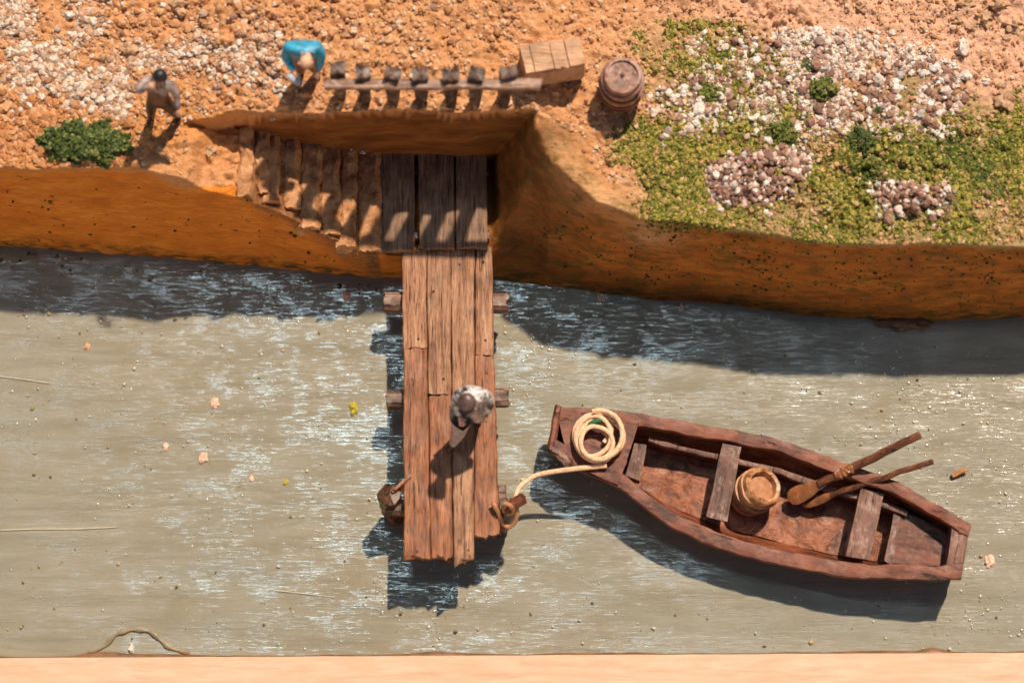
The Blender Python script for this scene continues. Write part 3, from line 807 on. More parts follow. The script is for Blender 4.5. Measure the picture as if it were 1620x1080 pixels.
for px, y in ((652, 473), (762, 473), (655, 629), (770, 629), (660, 795), (750, 795)):
    p = at(px, y, zP - .46)
    MB().tube([(p.x, p.y, -.25), (p.x + .01, p.y, .3), (p.x, p.y + .01, zP - .42)], [.13, .12, .115], 10).build('pile', M['pile'], jt)
# the left pile, split, leaning outwards
p = at(622, 800, .5)
MB().bar((p.x + .03, p.y - .10, -.25), (p.x - .04, p.y + .05, 1.12), .34, .32, side=(1, 0, 0), n=18, rough=.04, ragged=.12, bev=.35, seed=47, freq=3).build('pile', M['pile'], jt)
sp = MB()
for k in range(5):
    a = at(650 - k * 3, 752 + k * 5, 1.12 - .03 * k); b = at(624 - k * 4, 775 + k * 4, 1.16 - .05 * k)
    sp.bar(a, b, .05, .04, n=6, rough=.014, ragged=.06, seed=60 + k)
sp.build('splinters', M['pier_end'], jt)['kind'] = 'stuff'
# the mooring post on the right, leaning outwards, with a stub peg
p = at(785, 838, 0); q = at(806, 800, 1.22); q2 = at(827, 789, 1.30)
MB().bar(p - Vector((0, 0, .2)), q, .27, .25, side=(1, 0, 0), n=16, rough=.025, ragged=.05, bev=.3, seed=50, freq=3).build('mooring_post', M['pile'], jt)
pg = at(797, 806, 1.2); pe = at(828, 788, 1.34)
MB().bar(pg, pe, .17, .17, n=10, rough=.02, ragged=.04, bev=.3, seed=51, freq=4).build('peg', M['boat'], jt)
a, b = at(786, 770, 1.0), at(800, 772, 1.0)
MB().bar(at(793, 768, .98), at(795, 800, .98), .14, .2, n=8, rough=.015, ragged=.03, bev=.2, seed=52).build('bracket', M['beam'], jt)

# ------------------------------------------------------------------ railing, crate, barrel
zR = 4.17
rl = empty('railing', on_ground(690, 165, 3.05), 'low wooden railing with dark posts above the back wall', 'railing')
a, b = at(514, 132, zR), at(856, 132, zR)
MB().bar(a - Vector((0, 0, .05)), b - Vector((0, 0, .05)), .155, .10, n=40, rough=.016, ragged=.04, bev=.2, seed=70, freq=2.5).build('rail', M['rail'], rl)
for i, (px, py, w) in enumerate(((533, 104, .22), (573, 110, .21), (620, 113, .23), (664, 114, .24), (712, 114, .26), (753, 113, .24), (804, 111, .24))):
    t = at(px + 1, py + 3, zR + .10)
    g = hgt(t.x, t.y - .02)
    tilt = -.03 if i != 6 else -.10
    MB().bar((t.x + tilt, t.y - .02, g - .12), (t.x, t.y, zR + .10), .13, .18, w1=w, side=(1, .25 * math.sin(i * 2.3), 0), n=14, rough=.018, ragged=.07, bev=.08, seed=71 + i, freq=3).build('post', M['post'], rl)

cz = on_ground(872, 130, 3.0).z
cr = empty('crate', (at(872, 110, cz).x, at(872, 110, cz).y, cz), 'pale plank crate at the right end of the railing', 'crate')
tz = cz + .62
q = [at(821, 72, tz), at(917, 59, tz), at(926, 101, tz), at(832, 116, tz)]
ux = (q[1] - q[0]).normalized(); 
bnd = [0, .145, .47, .70, .86, 1.0]
for k in range(4):
    s0, s1 = (0, .16, .49, .74)[k], (.15, .48, .73, 1.0)[k]
    a0, a1 = q[0].lerp(q[1], s0), q[0].lerp(q[1], s1); b0, b1 = q[3].lerp(q[2], s0), q[3].lerp(q[2], s1)
    ta, tb = (a0 + a1) / 2, (b0 + b1) / 2
    rag = (0, .0, .05, .02)[k]
    MB().bar(ta - Vector((0, 0, .04)), tb - Vector((0, 0, .04)), (a1 - a0).length, .08, side=ux, n=8, rough=.006, ragged=rag + .01, bev=.08, seed=90 + k, w1=(b1 - b0).length).build('slat', M['crate'], cr)
def board(p, r, name, w=.6):
    ds = (Vector(r) - Vector(p)).normalized()
    MB().bar(Vector(p) - Vector((0, 0, .04 + .30)), Vector(r) - Vector((0, 0, .04 + .30)), .05, w - .04, n=8, rough=.005, bev=.08, seed=int(p.x * 10)).build(name, M['crate'], cr)
ins = .035
c0 = (q[0] + q[2]) / 2
qi = [v.lerp(c0, .06) for v in q]
board(qi[3], qi[2], 'front_panel'); board(qi[0], qi[1], 'back_panel'); board(qi[0], qi[3], 'side_panel'); board(qi[1], qi[2], 'side_panel')

bz = on_ground(983, 150, 2.9).z
bh = .86
bt = at(985, 119, bz + bh)
br = empty('barrel', (bt.x, bt.y, bz - .03), 'closed reddish wooden barrel standing on the sand by the crate', 'barrel')
b0 = Vector((bt.x, bt.y, bz - .03))
kb = .9
prof = [(r_ * kb, h_ * .93) for r_, h_ in [(.28, 0), (.31, .10), (.345, .28), (.36, .47), (.35, .66), (.32, .84), (.30, .94), (.262, .945), (.258, .90)]]
MB().lathe(prof, b0, K=30, wob=.03).build('body', M['barrel'], br)
MB().lathe([(.0, .835), (.1, .84), (.24, .842), (.24, .82)], b0, K=30, wob=.05, seed=3).build('lid', M['barrel'], br)
for hz, hr in ((.12, .297), (.32, .328), (.57, .331), (.74, .308)):
    MB().lathe([(hr - .012, hz - .035), (hr + .012, hz - .03), (hr + .012, hz + .03), (hr - .012, hz + .035)], b0, K=30, wob=.02).build('hoop', M['vest'], br)
MB().blob(b0 + Vector((0, .02, .842)), .035, 2, .3, 2, (1, 1, .6)).build('bung', M['boot'], br)

# ------------------------------------------------------------------ rowing boat
top_px = [(880, 648), (945, 649), (1012, 657), (1107, 674), (1220, 695), (1270, 711), (1334, 735), (1402, 758), (1447, 780), (1506, 815), (1533, 831)]
bot_px = [(873, 712), (925, 745), (976, 766), (1053, 824), (1136, 863), (1200, 882), (1269, 897), (1340, 909), (1400, 912), (1470, 914), (1521, 912)]
NS = 80
def sheer(t): return .98 - .22 * math.sin(math.pi * min(1, t * 1.05)) - .06 * t
def resample(px, n):
    P = [Vector((a, b, 0)) for a, b in px]
    Q = smooth_pts(P, 8)
    L = [0]
    for i in range(1, len(Q)): L.append(L[-1] + (Q[i] - Q[i - 1]).length)
    out = []
    for k in range(n + 1):
        d = L[-1] * k / n
        j = max(i for i in range(len(L)) if L[i] <= d + 1e-9); j = min(j, len(L) - 2)
        f = (d - L[j]) / max(L[j + 1] - L[j], 1e-9)
        out.append(Q[j].lerp(Q[j + 1], f))
    return out
TP, BP = resample(top_px, NS), resample(bot_px, NS)
G1 = [at(p.x, p.y, sheer(i / NS)) for i, p in enumerate(TP)]
G2 = [at(p.x, p.y, sheer(i / NS)) for i, p in enumerate(BP)]
ctr = (G1[NS // 2] + G2[NS // 2]) / 2
bt_o = empty('rowing_boat', (ctr.x, ctr.y, 0), 'old reddish brown wooden rowing boat moored beside the jetty', 'boat')
def sect(i, k, inner=0.0):
    """point on the hull section i, k from 0 (upper side gunwale) to 1 (lower side gunwale)"""
    a, b = G1[i], G2[i]
    t = i / NS
    z = sheer(t)
    mid = (a + b) / 2
    flat = .60
    s = abs(k - .5) * 2                     # 0 keel .. 1 gunwale
    sgn = -1 if k < .5 else 1
    half = (b - a) / 2
    if s < .6: wv = s / .6 * flat; zz = .0 + .05 * (s / .6) ** 2
    else:
        u = (s - .6) / .4
        wv = flat + (1 - flat) * u ** .8; zz = .05 + (z - .05) * u
    rise = .25 * max(0, 1 - t / .16) ** 2 + .08 * max(0, (t - .9) / .1)
    zz = zz + rise * (1 - zz / z)
    p = mid + half * (sgn * wv)
    if inner: 
        p = mid + half * (sgn * max(0, wv - inner / half.length)); zz = zz + inner * (1 - s) * .4 + (0 if s < .98 else -.0)
    return Vector((p.x, p.y, zz))
KS = [0, .05, .1, .15, .2, .3, .4, .5, .6, .7, .8, .85, .9, .95, 1]
hv, hf = [], []
nk = len(KS)
for i in range(NS + 1):
    for k in KS: hv.append(sect(i, k))
for i in range(NS):
    for k in range(nk - 1):
        a = i * nk + k; hf.append((a, a + 1, a + nk + 1, a + nk))
hf.append(tuple(range(nk))); hf.append(tuple(NS * nk + k for k in range(nk)))
base = len(hv)
for i in range(NS + 1):
    ii = min(max(i, 0), NS)
    for k in KS:
        p = sect(ii, k, .09)
        p.x += mnoise.noise(p * 3) * .012; p.z += mnoise.noise(p * 4) * .014
        hv.append(p)
for i in range(NS):
    for k in range(nk - 1):
        a = base + i * nk + k; hf.append((a, a + nk, a + nk + 1, a + 1))
hf.append(tuple(base + NS * nk + k for k in range(nk)))
for i in range(NS):
    for k in (0, nk - 1):
        a = i * nk + k; hf.append((a, a + nk, base + a + nk, base + a))
hull = MB(); hull.add(hv, hf)
hull.build('hull', M['boat'], bt_o)
# floor, redder and wet
def floor_mat():
    N = NT('wet_red_bottom_boards')
    n = N.noise(N.wcoord((1, 1, 1), (0, 0, .27)), 4, 6, .68, .5)
    c = N.ramp(n, [(.32, (.06, .018, .008)), (.5, (.26, .08, .03)), (.66, (.42, .16, .07)), (.78, (.5, .28, .18))])
    return N.set(c, .42, N.bump(n, 1.0, .07), .5)
M['boat_floor'] = floor_mat()
fv, ff = [], []
fi = list(range(10, 72))
for i in fi:
    a, b = sect(i, .19, .1), sect(i, .81, .1)
    for k in range(13):
        p = a.lerp(b, k / 12); p.z = .125 + .05 * mnoise.noise(Vector((p.x * 2.2, p.y * 2.2, 3))) + .02 * mnoise.noise(p * 7)
        fv.append(p)
for i in range(len(fi) - 1):
    for k in range(12):
        a = i * 13 + k; ff.append((a, a + 1, a + 14, a + 13))
fl = MB(); fl.add(fv, ff); fl.build('bottom_boards', M['boat_floor'], bt_o)
# gunwales
def sweep(pts_out, width, th, name, inward, mat, dz=0.0, i0=0, i1=NS, seed=0):
    m = MB(); vs, fs = [], []
    for i in range(i0, i1 + 1):
        p = pts_out[i]
        ins = inward[i]
        d = (ins - p).normalized(); d.z = 0
        wv = width * (1 + .12 * mnoise.noise(Vector((p.x * 2.3, seed, 1))))
        z = p.z + dz + .018 * mnoise.noise(Vector((p.x * 3.1, seed + 4, 2)))
        sec = [(-.03, -th), (-.035, -.03), (-.022, 0), (wv * .5, .006), (wv - .012, 0), (wv, -.02), (wv, -th)]
        for a, c in sec:
            q = p + d * (a + .022 * mnoise.noise(Vector((p.x * 5, seed + a * 9, 3)))); vs.append(Vector((q.x, q.y, z + c + .014 * mnoise.noise(Vector((p.x * 6, a * 12, seed))))))
    K = 7
    for i in range(i1 - i0):
        for k in range(K - 1):
            a = i * K + k; fs.append((a, a + 1, a + K + 1, a + K))
        a = i * K; fs.append((a + K - 1, a, a + K, a + K + K - 1))
    fs.append(tuple(range(K))); fs.append(tuple((i1 - i0) * K + k for k in range(K)))
    m.add(vs, fs); return autosmooth(m.build(name, mat, bt_o), 32)
sweep(G1, .17, .12, 'gunwale', G2, M['boat'], .025, seed=1)
sweep(G2, .20, .12, 'gunwale', G1, M['boat'], .025, seed=2)
inn1 = [G1[i].lerp(G2[i], .21) - Vector((0, 0, .22)) for i in range(NS + 1)]
sweep(inn1, .07, .10, 'stringer', G2, M['boat_seat'], .0, 18, 68, seed=3)
# bow deck with split edge, bow block
def slab(pts, z, th, name, mat, n=8, rough=.012, seed=0):
    A, B, C_, D = [at(p[0], p[1], z) for p in pts]
    m = MB(); vs, fs = [], []
    for lay in (0, 1):
        for i in range(n + 1):
            for j in range(n + 1):
                p = A.lerp(B, j / n).lerp(D.lerp(C_, j / n), i / n)
                nz = mnoise.noise_vector(Vector((p.x * 3 + seed, p.y * 3, lay)))
                edge = 1 if i in (0, n) or j in (0, n) else 0
                p = p + Vector((nz.x * rough * edge * 1.6, nz.y * rough * edge * 1.6, nz.z * rough)); p.z -= lay * th
                vs.append(p)
    S1 = (n + 1) ** 2
    for i in range(n):
        for j in range(n):
            a = i * (n + 1) + j
            fs.append((a, a + 1, a + n + 2, a + n + 1)); fs.append((S1 + a, S1 + a + n + 1, S1 + a + n + 2, S1 + a + 1))
    for i in range(n):
        for (a, b) in ((i, i + 1), (n * (n + 1) + i, n * (n + 1) + i + 1), (i * (n + 1), (i + 1) * (n + 1)), (i * (n + 1) + n, (i + 1) * (n + 1) + n)):
            fs.append((a, b, S1 + b, S1 + a))
    m.add(vs, fs)
    return autosmooth(m.build(name, mat, bt_o), 45)
slab([(882, 657), (1011, 668), (978, 766), (900, 731)], .975, .10, 'bow_deck', M['boat'], seed=1)
slab([(1004, 700), (1024, 703), (1012, 760), (990, 752)], .72, .3, 'bow_knee', M['boat_seat'], seed=9)
slab([(1144, 700), (1173, 706), (1151, 824), (1118, 816)], .70, .11, 'thwart', M['boat_seat'], seed=2)
slab([(1362, 771), (1399, 780), (1375, 886), (1337, 878)], .70, .12, 'thwart', M['boat_seat'], seed=3)
slab([(1426, 806), (1508, 842), (1503, 896), (1409, 890)], .56, .08, 'stern_seat', M['boat'], seed=4)
slab([(1416, 800), (1427, 806), (1412, 892), (1400, 886)], .565, .38, 'seat_riser', M['boat_seat'], seed=5)
slab([(1507, 826), (1534, 833), (1523, 908), (1497, 900)], .91, .55, 'transom', M['boat_seat'], seed=6)
slab([(1519, 822), (1537, 829), (1533, 846), (1517, 842)], .935, .10, 'transom_knee', M['boat'], seed=7)
p = at(886, 722, .90)
MB().bar(at(871, 708, .88), at(906, 736, .88), .16, .26, n=8, rough=.05, ragged=.04, bev=.3, seed=33, freq=4).build('stem_block', M['boat_seat'], bt_o)
MB().bar(at(884, 645, .86), at(872, 712, .86), .12, .30, n=10, rough=.02, ragged=.02, bev=.3, seed=34, freq=4).build('stem_board', M['boat'], bt_o)

# bucket in the boat
bA = at(1178, 789, .22); bB = at(1208, 768, .78)
ax = (bB - bA)
bk = empty('bucket', bA, 'pale wooden bucket tilted in the boat beside the thwart', 'bucket')
Lb = ax.length
MB().lathe([(.0, 0), (.265, 0.0), (.285, Lb * .15), (.318, Lb * .45), (.31, Lb * .72), (.30, Lb), (.27, Lb + .03), (.225, Lb + .01), (.215, Lb * .85), (.22, Lb * .30), (0, Lb * .30)], bA, ax, K=30, wob=.08, seed=5).build('body', M['bucket'], bk)
for h, r in ((.18, .302), (.50, .328), (.76, .318)):
    MB().lathe([(r - .02, Lb * h - .045), (r + .012, Lb * h - .035), (r + .012, Lb * h + .035), (r - .02, Lb * h + .045)], bA, ax, K=30, wob=.07, seed=5).build('hoop', M['rope_wet'], bk)
axn = ax.normalized()
cm = MB(); cm.blob(bA + axn * Lb * .60 + Vector((.03, -.10, 0)), .12, 2, .5, 4, (1, .8, .55)); cm.blob(bA + axn * Lb * .42 + Vector((-.02, .0, 0)), .11, 2, .5, 8, (1.1, .8, .5))
cm.build('fish_bait', M['pinkrock'], bk)

# oars
def oar(blade_px, grip_px, z0, z1, label, r, bl, wrap=None, bw=.82):
    a, b = at(blade_px[0], blade_px[1], z0), at(grip_px[0], grip_px[1], z1)
    o = empty('oar', a, label, 'oar', 'oars lying in the rowing boat')
    d = (b - a).normalized()
    n = 22
    pts = [a + d * (bl * .8) + (b - a - d * bl * .8) * (i / n) + Vector((mnoise.noise(Vector((i * .3, r * 50, 1))), mnoise.noise(Vector((i * .3, r * 50, 5))), 0)) * .02 for i in range(n + 1)]
    MB().tube(pts, [r * (1.15 - .2 * i / n + .06 * mnoise.noise(Vector((i * .9, 2, r)))) for i in range(n + 1)], 8).build('shaft', M['oar'], o)
    side = d.cross(Vector((0, 0, 1))).normalized(); up = side.cross(d)
    vs, fs = [], []
    prof = [(-.16, .04), (-.13, .12), (-.05, .165), (.06, .17), (.2, .15), (.36, .10), (bl, r * 1.1)]
    for h, wv in prof:
        for s_, u_ in ((-1, 0), (-.6, .022), (0, .035), (.6, .022), (1, 0), (.6, -.022), (0, -.035), (-.6, -.022)):
            vs.append(a + d * h + side * (wv * s_ * (bw if h < bl else 1)) + up * (u_ * (1 if h < .3 else 1.3)))
    for i in range(len(prof) - 1):
        for k in range(8): fs.append((i * 8 + k, i * 8 + (k + 1) % 8, i * 8 + 8 + (k + 1) % 8, i * 8 + 8 + k))
    fs.append(tuple(range(8))); fs.append(tuple((len(prof) - 1) * 8 + k for k in range(8)))
    m = MB(); m.add(vs, fs); m.build('blade', M['oar_blade'], o)
    if wrap:
        c = at(wrap[0], wrap[1], z0 + (z1 - z0) * wrap[2])
        w = MB()
        for k in range(5): w.blob(c + d * (.05 * (k - 2)) + Vector((0, 0, .02)), .075, 2, .5, k, (1, 1, .9))
        w.build('collar', M['oar_blade'], o)
    return o
M['oar_blade'] = plain('worn_oar_blade_wood', (.27, .10, .035), .35, .4, 9, .5, .02, .5)
oar((1261, 783), (1456, 687), .42, 1.45, 'thicker oar with round blade and knotted collar in the boat', .062, .5, (1336, 746, .40))
oar((1284, 793), (1476, 729), .36, 1.25, 'thinner oar with narrow blade lying lower in the boat', .045, .4, None, .5)

# rope: coil on the bow deck and the line to the mooring post
cc = at(943, 697, 1.02)
pts = []
turns = 5.2
nn = 150
for i in range(nn + 1):
    f = i / nn; th = math.radians(100) - f * turns * 2 * math.pi
    r = .285 + .075 * math.sin(th * .63 + 1.0) + .035 * mnoise.noise(Vector((f * 20, 1, 0)))
    ex, ey = .05 * math.sin(f * 23), .05 * math.cos(f * 19)
    pts.append(Vector((cc.x + r * math.cos(th) + ex, cc.y + r * 1.06 * math.sin(th) + ey, cc.z + .03 + .17 * (1 - f) + .015 * math.sin(f * 50))))
rope = empty('mooring_rope', cc, 'pale twine coiled on the bow deck and tied to jetty', 'rope')
inner = [at(955, 700, 1.06), at(968, 680, 1.06), at(962, 670, 1.05), at(948, 671, 1.05), at(940, 677, 1.06), at(946, 681, 1.06), at(953, 679, 1.06)]
tail = [at(960, 736, 1.06), at(940, 738, 1.04), at(920, 740, 1.03), at(880, 745, .95), at(850, 751, .90), at(832, 761, .92), at(820, 773, 1.0), at(815, 789, 1.1), at(812, 800, 1.18)]
tp = smooth_pts(tail, 6)
MB().tube(pts, [.037 + .007 * mnoise.noise(Vector((i * .5, 0, 0))) for i in range(len(pts))], 8).build('coil', M['rope'], rope)
MB().tube(smooth_pts(inner, 5), .034, 8).build('rope_end', M['rope'], rope)
MB().tube(tp, [.042 - .008 * i / len(tp) for i in range(len(tp))], 8).build('line', M['rope'], rope)
loop = [at(815, 795, 1.26), at(818, 812, 1.15), at(814, 826, 1.05), at(805, 833, 1.0), at(794, 826, 1.02), at(789, 812, 1.15), at(783, 800, 1.24), at(779, 794, 1.22)]
MB().tube(smooth_pts(loop, 6), .036, 8).build('knot_loop', M['rope_wet'], rope)
loop2 = [at(800, 796, 1.37), at(808, 800, 1.38), at(812, 808, 1.22), at(804, 812, 1.16), at(797, 806, 1.24), at(800, 797, 1.36)]
MB().tube(smooth_pts(loop2, 6), .034, 8).build('knot_turn', M['rope_wet'], rope)
MB().tube(smooth_pts([at(928, 678, 1.12), at(938, 668, 1.16), at(950, 665, 1.16), at(960, 668, 1.12)], 5), .04, 8).build('green_thread', M['green_twine'], rope)

# ------------------------------------------------------------------ plants, rocks, small debris
def bush(name, px, py, rx, ry, h, n, label, mat, group=None, rmin=.03, rmax=.07, seed=0, cat='bush'):
    g = on_ground(px, py)
    r = np.random.default_rng(seed + 300)
    u = r.normal(0, 1, (n, 3)); u /= np.linalg.norm(u, axis=1)[:, None]; u[:, 2] = np.abs(u[:, 2])
    d = r.uniform(.55, 1.0, n) ** .5
    lob = 1 + .5 * fnoise(u[:, 0][None] * 2 + 9, u[:, 1][None] * 2 + 9, seed + 9, 3, 1.3)[0]
    x = g.x + u[:, 0] * rx * d * lob; y = g.y + u[:, 1] * ry * d * lob
    zg = height(x[None], y[None])[0][0]
    z = np.maximum(zg, g.z - .5) * .5 + (g.z) * .5 + u[:, 2] * h * d * lob - .02
    return pieces(name, x, y, z, rmin, rmax, mat, seed, 1, .7, .4, 0, power=1.2, label=label, cat=cat, group=group)
bush('bush', 134, 226, .64, .34, .22, 4200, 'dark green leafy bush on the edge of the left bank', M['moss_dark'], None, .010, .036, 1)
sh = [(1282, 102, .16, 'small dark green tuft on top of the white pebbles'), (1301, 140, .24, 'bright green tuft in the middle of the white pebbles'),
      (1388, 172, .11, 'tiny dark tuft at the lower edge of the white pebbles'), (1365, 222, .26, 'dark green tuft below the white pebbles'),
      (1238, 210, .26, 'broad dark tuft left of the moss band under the pebbles'), (1122, 147, .22, 'green tuft at the left end of the white pebbles'),
      (1206, 128, .15, 'faint green tuft left of the white pebble field'), (1148, 90, .12, 'dark tuft above the leftmost white pebbles'), (1275, 72, .10, 'small dark tuft at the upper rim of the pebbles'), (1176, 76, .08, 'tiniest tuft on bare sand at the top left of the pebbles')]
for i, (px, py, r, lb) in enumerate(sh):
    bush('moss_tuft', px, py, r, r * .8, r * .5, int(100 + 1800 * r), lb, M['moss_dark'] if i in (0, 2, 3) else M['moss_green'], 'green tufts among the pebbles', .010, .026, 20 + i, 'moss tuft')
def stone(name, px, py, r, mat, label, seed, cat='stone', sc=(1, .85, .8), z=None, group=None, amp=.75):
    g = on_ground(px, py) if z is None else at(px, py, z)
    return tag(MB().blob(g + Vector((0, 0, r * .15)), r, 3, amp, seed, sc).build(name, mat), label, cat, group)
stone('rock', 1590, 158, .16, M['rock'], 'rounded tan rock at the right edge of the sand', 1)
stone('rock', 1524, 76, .11, M['greyrock'], 'upper pale upright stone on bare sand right of pebbles', 2, sc=(.8, 1.1, 1.1))
stone('rock', 1525, 121, .10, M['greyrock'], 'lower pale stone on bare sand right of the pebbles', 3)
stone('rock', 1362, 13, .09, M['rock'], 'dark tan rock at the top of the pinkish sand', 4)
stone('rock', 1560, 130, .06, M['greyrock'], 'small white stone between the tan rock and pale stones', 6)
for i, (px, py, r) in enumerate(((1500, 14, .07), (1528, 6, .10), (1556, 30, .12), (1580, 8, .13), (1604, 40, .13), (1540, 44, .08), (1592, 62, .08), (1516, 34, .06))):
    stone('earth_clod', px, py, r, M['rock'], 'rough brown earth clod in the upper right corner of the sand', 60 + i, 'clod', (1, .8, .7), None, 'earth clods in the upper right corner', 1.1)
for i, (px, py, r, lb) in enumerate(((205, 80, .11, 'large brown stone up the slope left of the brown vested man'), (165, 92, .08, 'brown stone among white pebbles on the left bank'), (212, 138, .08, 'dark brown stone just left of the brown vested man'), (110, 25, .08, 'pale grey stone among the upper left pebbles'), (168, 125, .07, 'brown stone low in the left pebbles'), (283, 8, .11, 'big brown stone at the upper edge of the sand'))):
    stone('rock', px, py, r, M['rock'] if i != 3 else M['greyrock'], lb, 30 + i)
stone('flat_rock', 330, 240, .10, M['rock'], 'ochre stone lying on the path ledge above the steps', 44)
stone('white_chip', 557, 231, .05, M['tool'], 'thin white chip at the foot of the back wall', 45, 'chip', (.6, 1.3, 1), 1.5)
stone('white_chip', 572, 239, .07, M['tool'], 'grey chip on the lowest step by the landing', 46, 'chip', (1, .7, .8), 1.36)
for i, (px, py, r, m, lb) in enumerate(((340, 637, .075, 'pinkrock', 'pink chip floating upper left on the water'), (322, 724, .085, 'pinkrock', 'pale pink chip floating lower left on the water'), (262, 707, .05, 'pinkrock', 'small oval pink chip left of the other chips'),
                                        (1565, 887, .085, 'pinkrock', 'round pale chip on the water off the boat stern'), (560, 647, .085, 'lump', 'yellow moss lump on the water left of jetty'), (138, 548, .05, 'rock', 'small dark stone with shadow on the left water'),
                                        (548, 470, .07, 'pinkrock', 'pale lump by the shaded shore left of the jetty'), (950, 470, .06, 'pinkrock', 'pale crumb at the shaded shore right of the jetty'), (1078, 487, .05, 'pinkrock', 'tiny pale crumb along the right shaded shore'),
                                        (398, 757, .04, 'pinkrock', 'tiny pale chip on the water below the pink chips'), (452, 762, .04, 'lump', 'tiny yellow crumb on the water below the moss lump'))):
    stone('floating_chip', px, py, r, M[m], lb, 70 + i, 'chip', (.8, 1.1, .5), 0.0)
a, b = at(1508, 752, .05), at(1530, 742, .09)
tag(MB().bar(a, b, .07, .05, n=6, rough=.02, ragged=.05, seed=88).build('wood_chip', M['chip']), 'small brown wood splinter floating right of the oar tips', 'wood chip')
stone('shore_stone', 1432, 512, .26, M['mud'], 'reddish brown lump half sunk at the right shoreline', 91, 'stone', (1.5, .5, .25), 0.0)
stone('white_crumb', 208, 1026, .05, M['greyrock'], 'white crumb inside the arched varnish thread', 92, 'chip', (.7, 1.2, .8), 0.02)
for i, (pts_, lb) in enumerate(((((0, 838), (60, 836), (120, 836), (185, 833)), 'long pale fibre lying on the water at the left edge'), (((0, 595), (40, 600), (80, 606)), 'short pale fibre lying near the shaded left shore'),
                              (((435, 933), (480, 938), (530, 944)), 'curved pale fibre left of the jetty shadow'))):
    tag(MB().tube([at(x, y, .03) for x, y in pts_], .0045, 5).build('fibre', M['fibre']), lb, 'fibre')

# ------------------------------------------------------------------ people
def skin_mesh(joints, edges, radii, root, sub=2):
    names = list(joints)
    me = bpy.data.meshes.new('tmp')
    me.from_pydata([joints[n] for n in names], [(names.index(a), names.index(b)) for a, b in edges], [])
    o = bpy.data.objects.new('tmp', me); COL.objects.link(o)
    md = o.modifiers.new('s', 'SKIN'); md.use_smooth_shade = True
    sv = me.skin_vertices[0].data
    for i, n in enumerate(names):
        r = radii[n]; sv[i].radius = (r, r) if not hasattr(r, '__len__') else r
        sv[i].use_root = (n == root)
    ss = o.modifiers.new('d', 'SUBSURF'); ss.levels = sub; ss.render_levels = sub
    dg = bpy.context.evaluated_depsgraph_get()
    out = bpy.data.meshes.new_from_object(o.evaluated_get(dg))
    vs = [v.co.copy() for v in out.vertices]; fs = [tuple(p.vertices) for p in out.polygons]
    bpy.data.objects.remove(o); bpy.data.meshes.remove(me); bpy.data.meshes.remove(out)
    return vs, fs
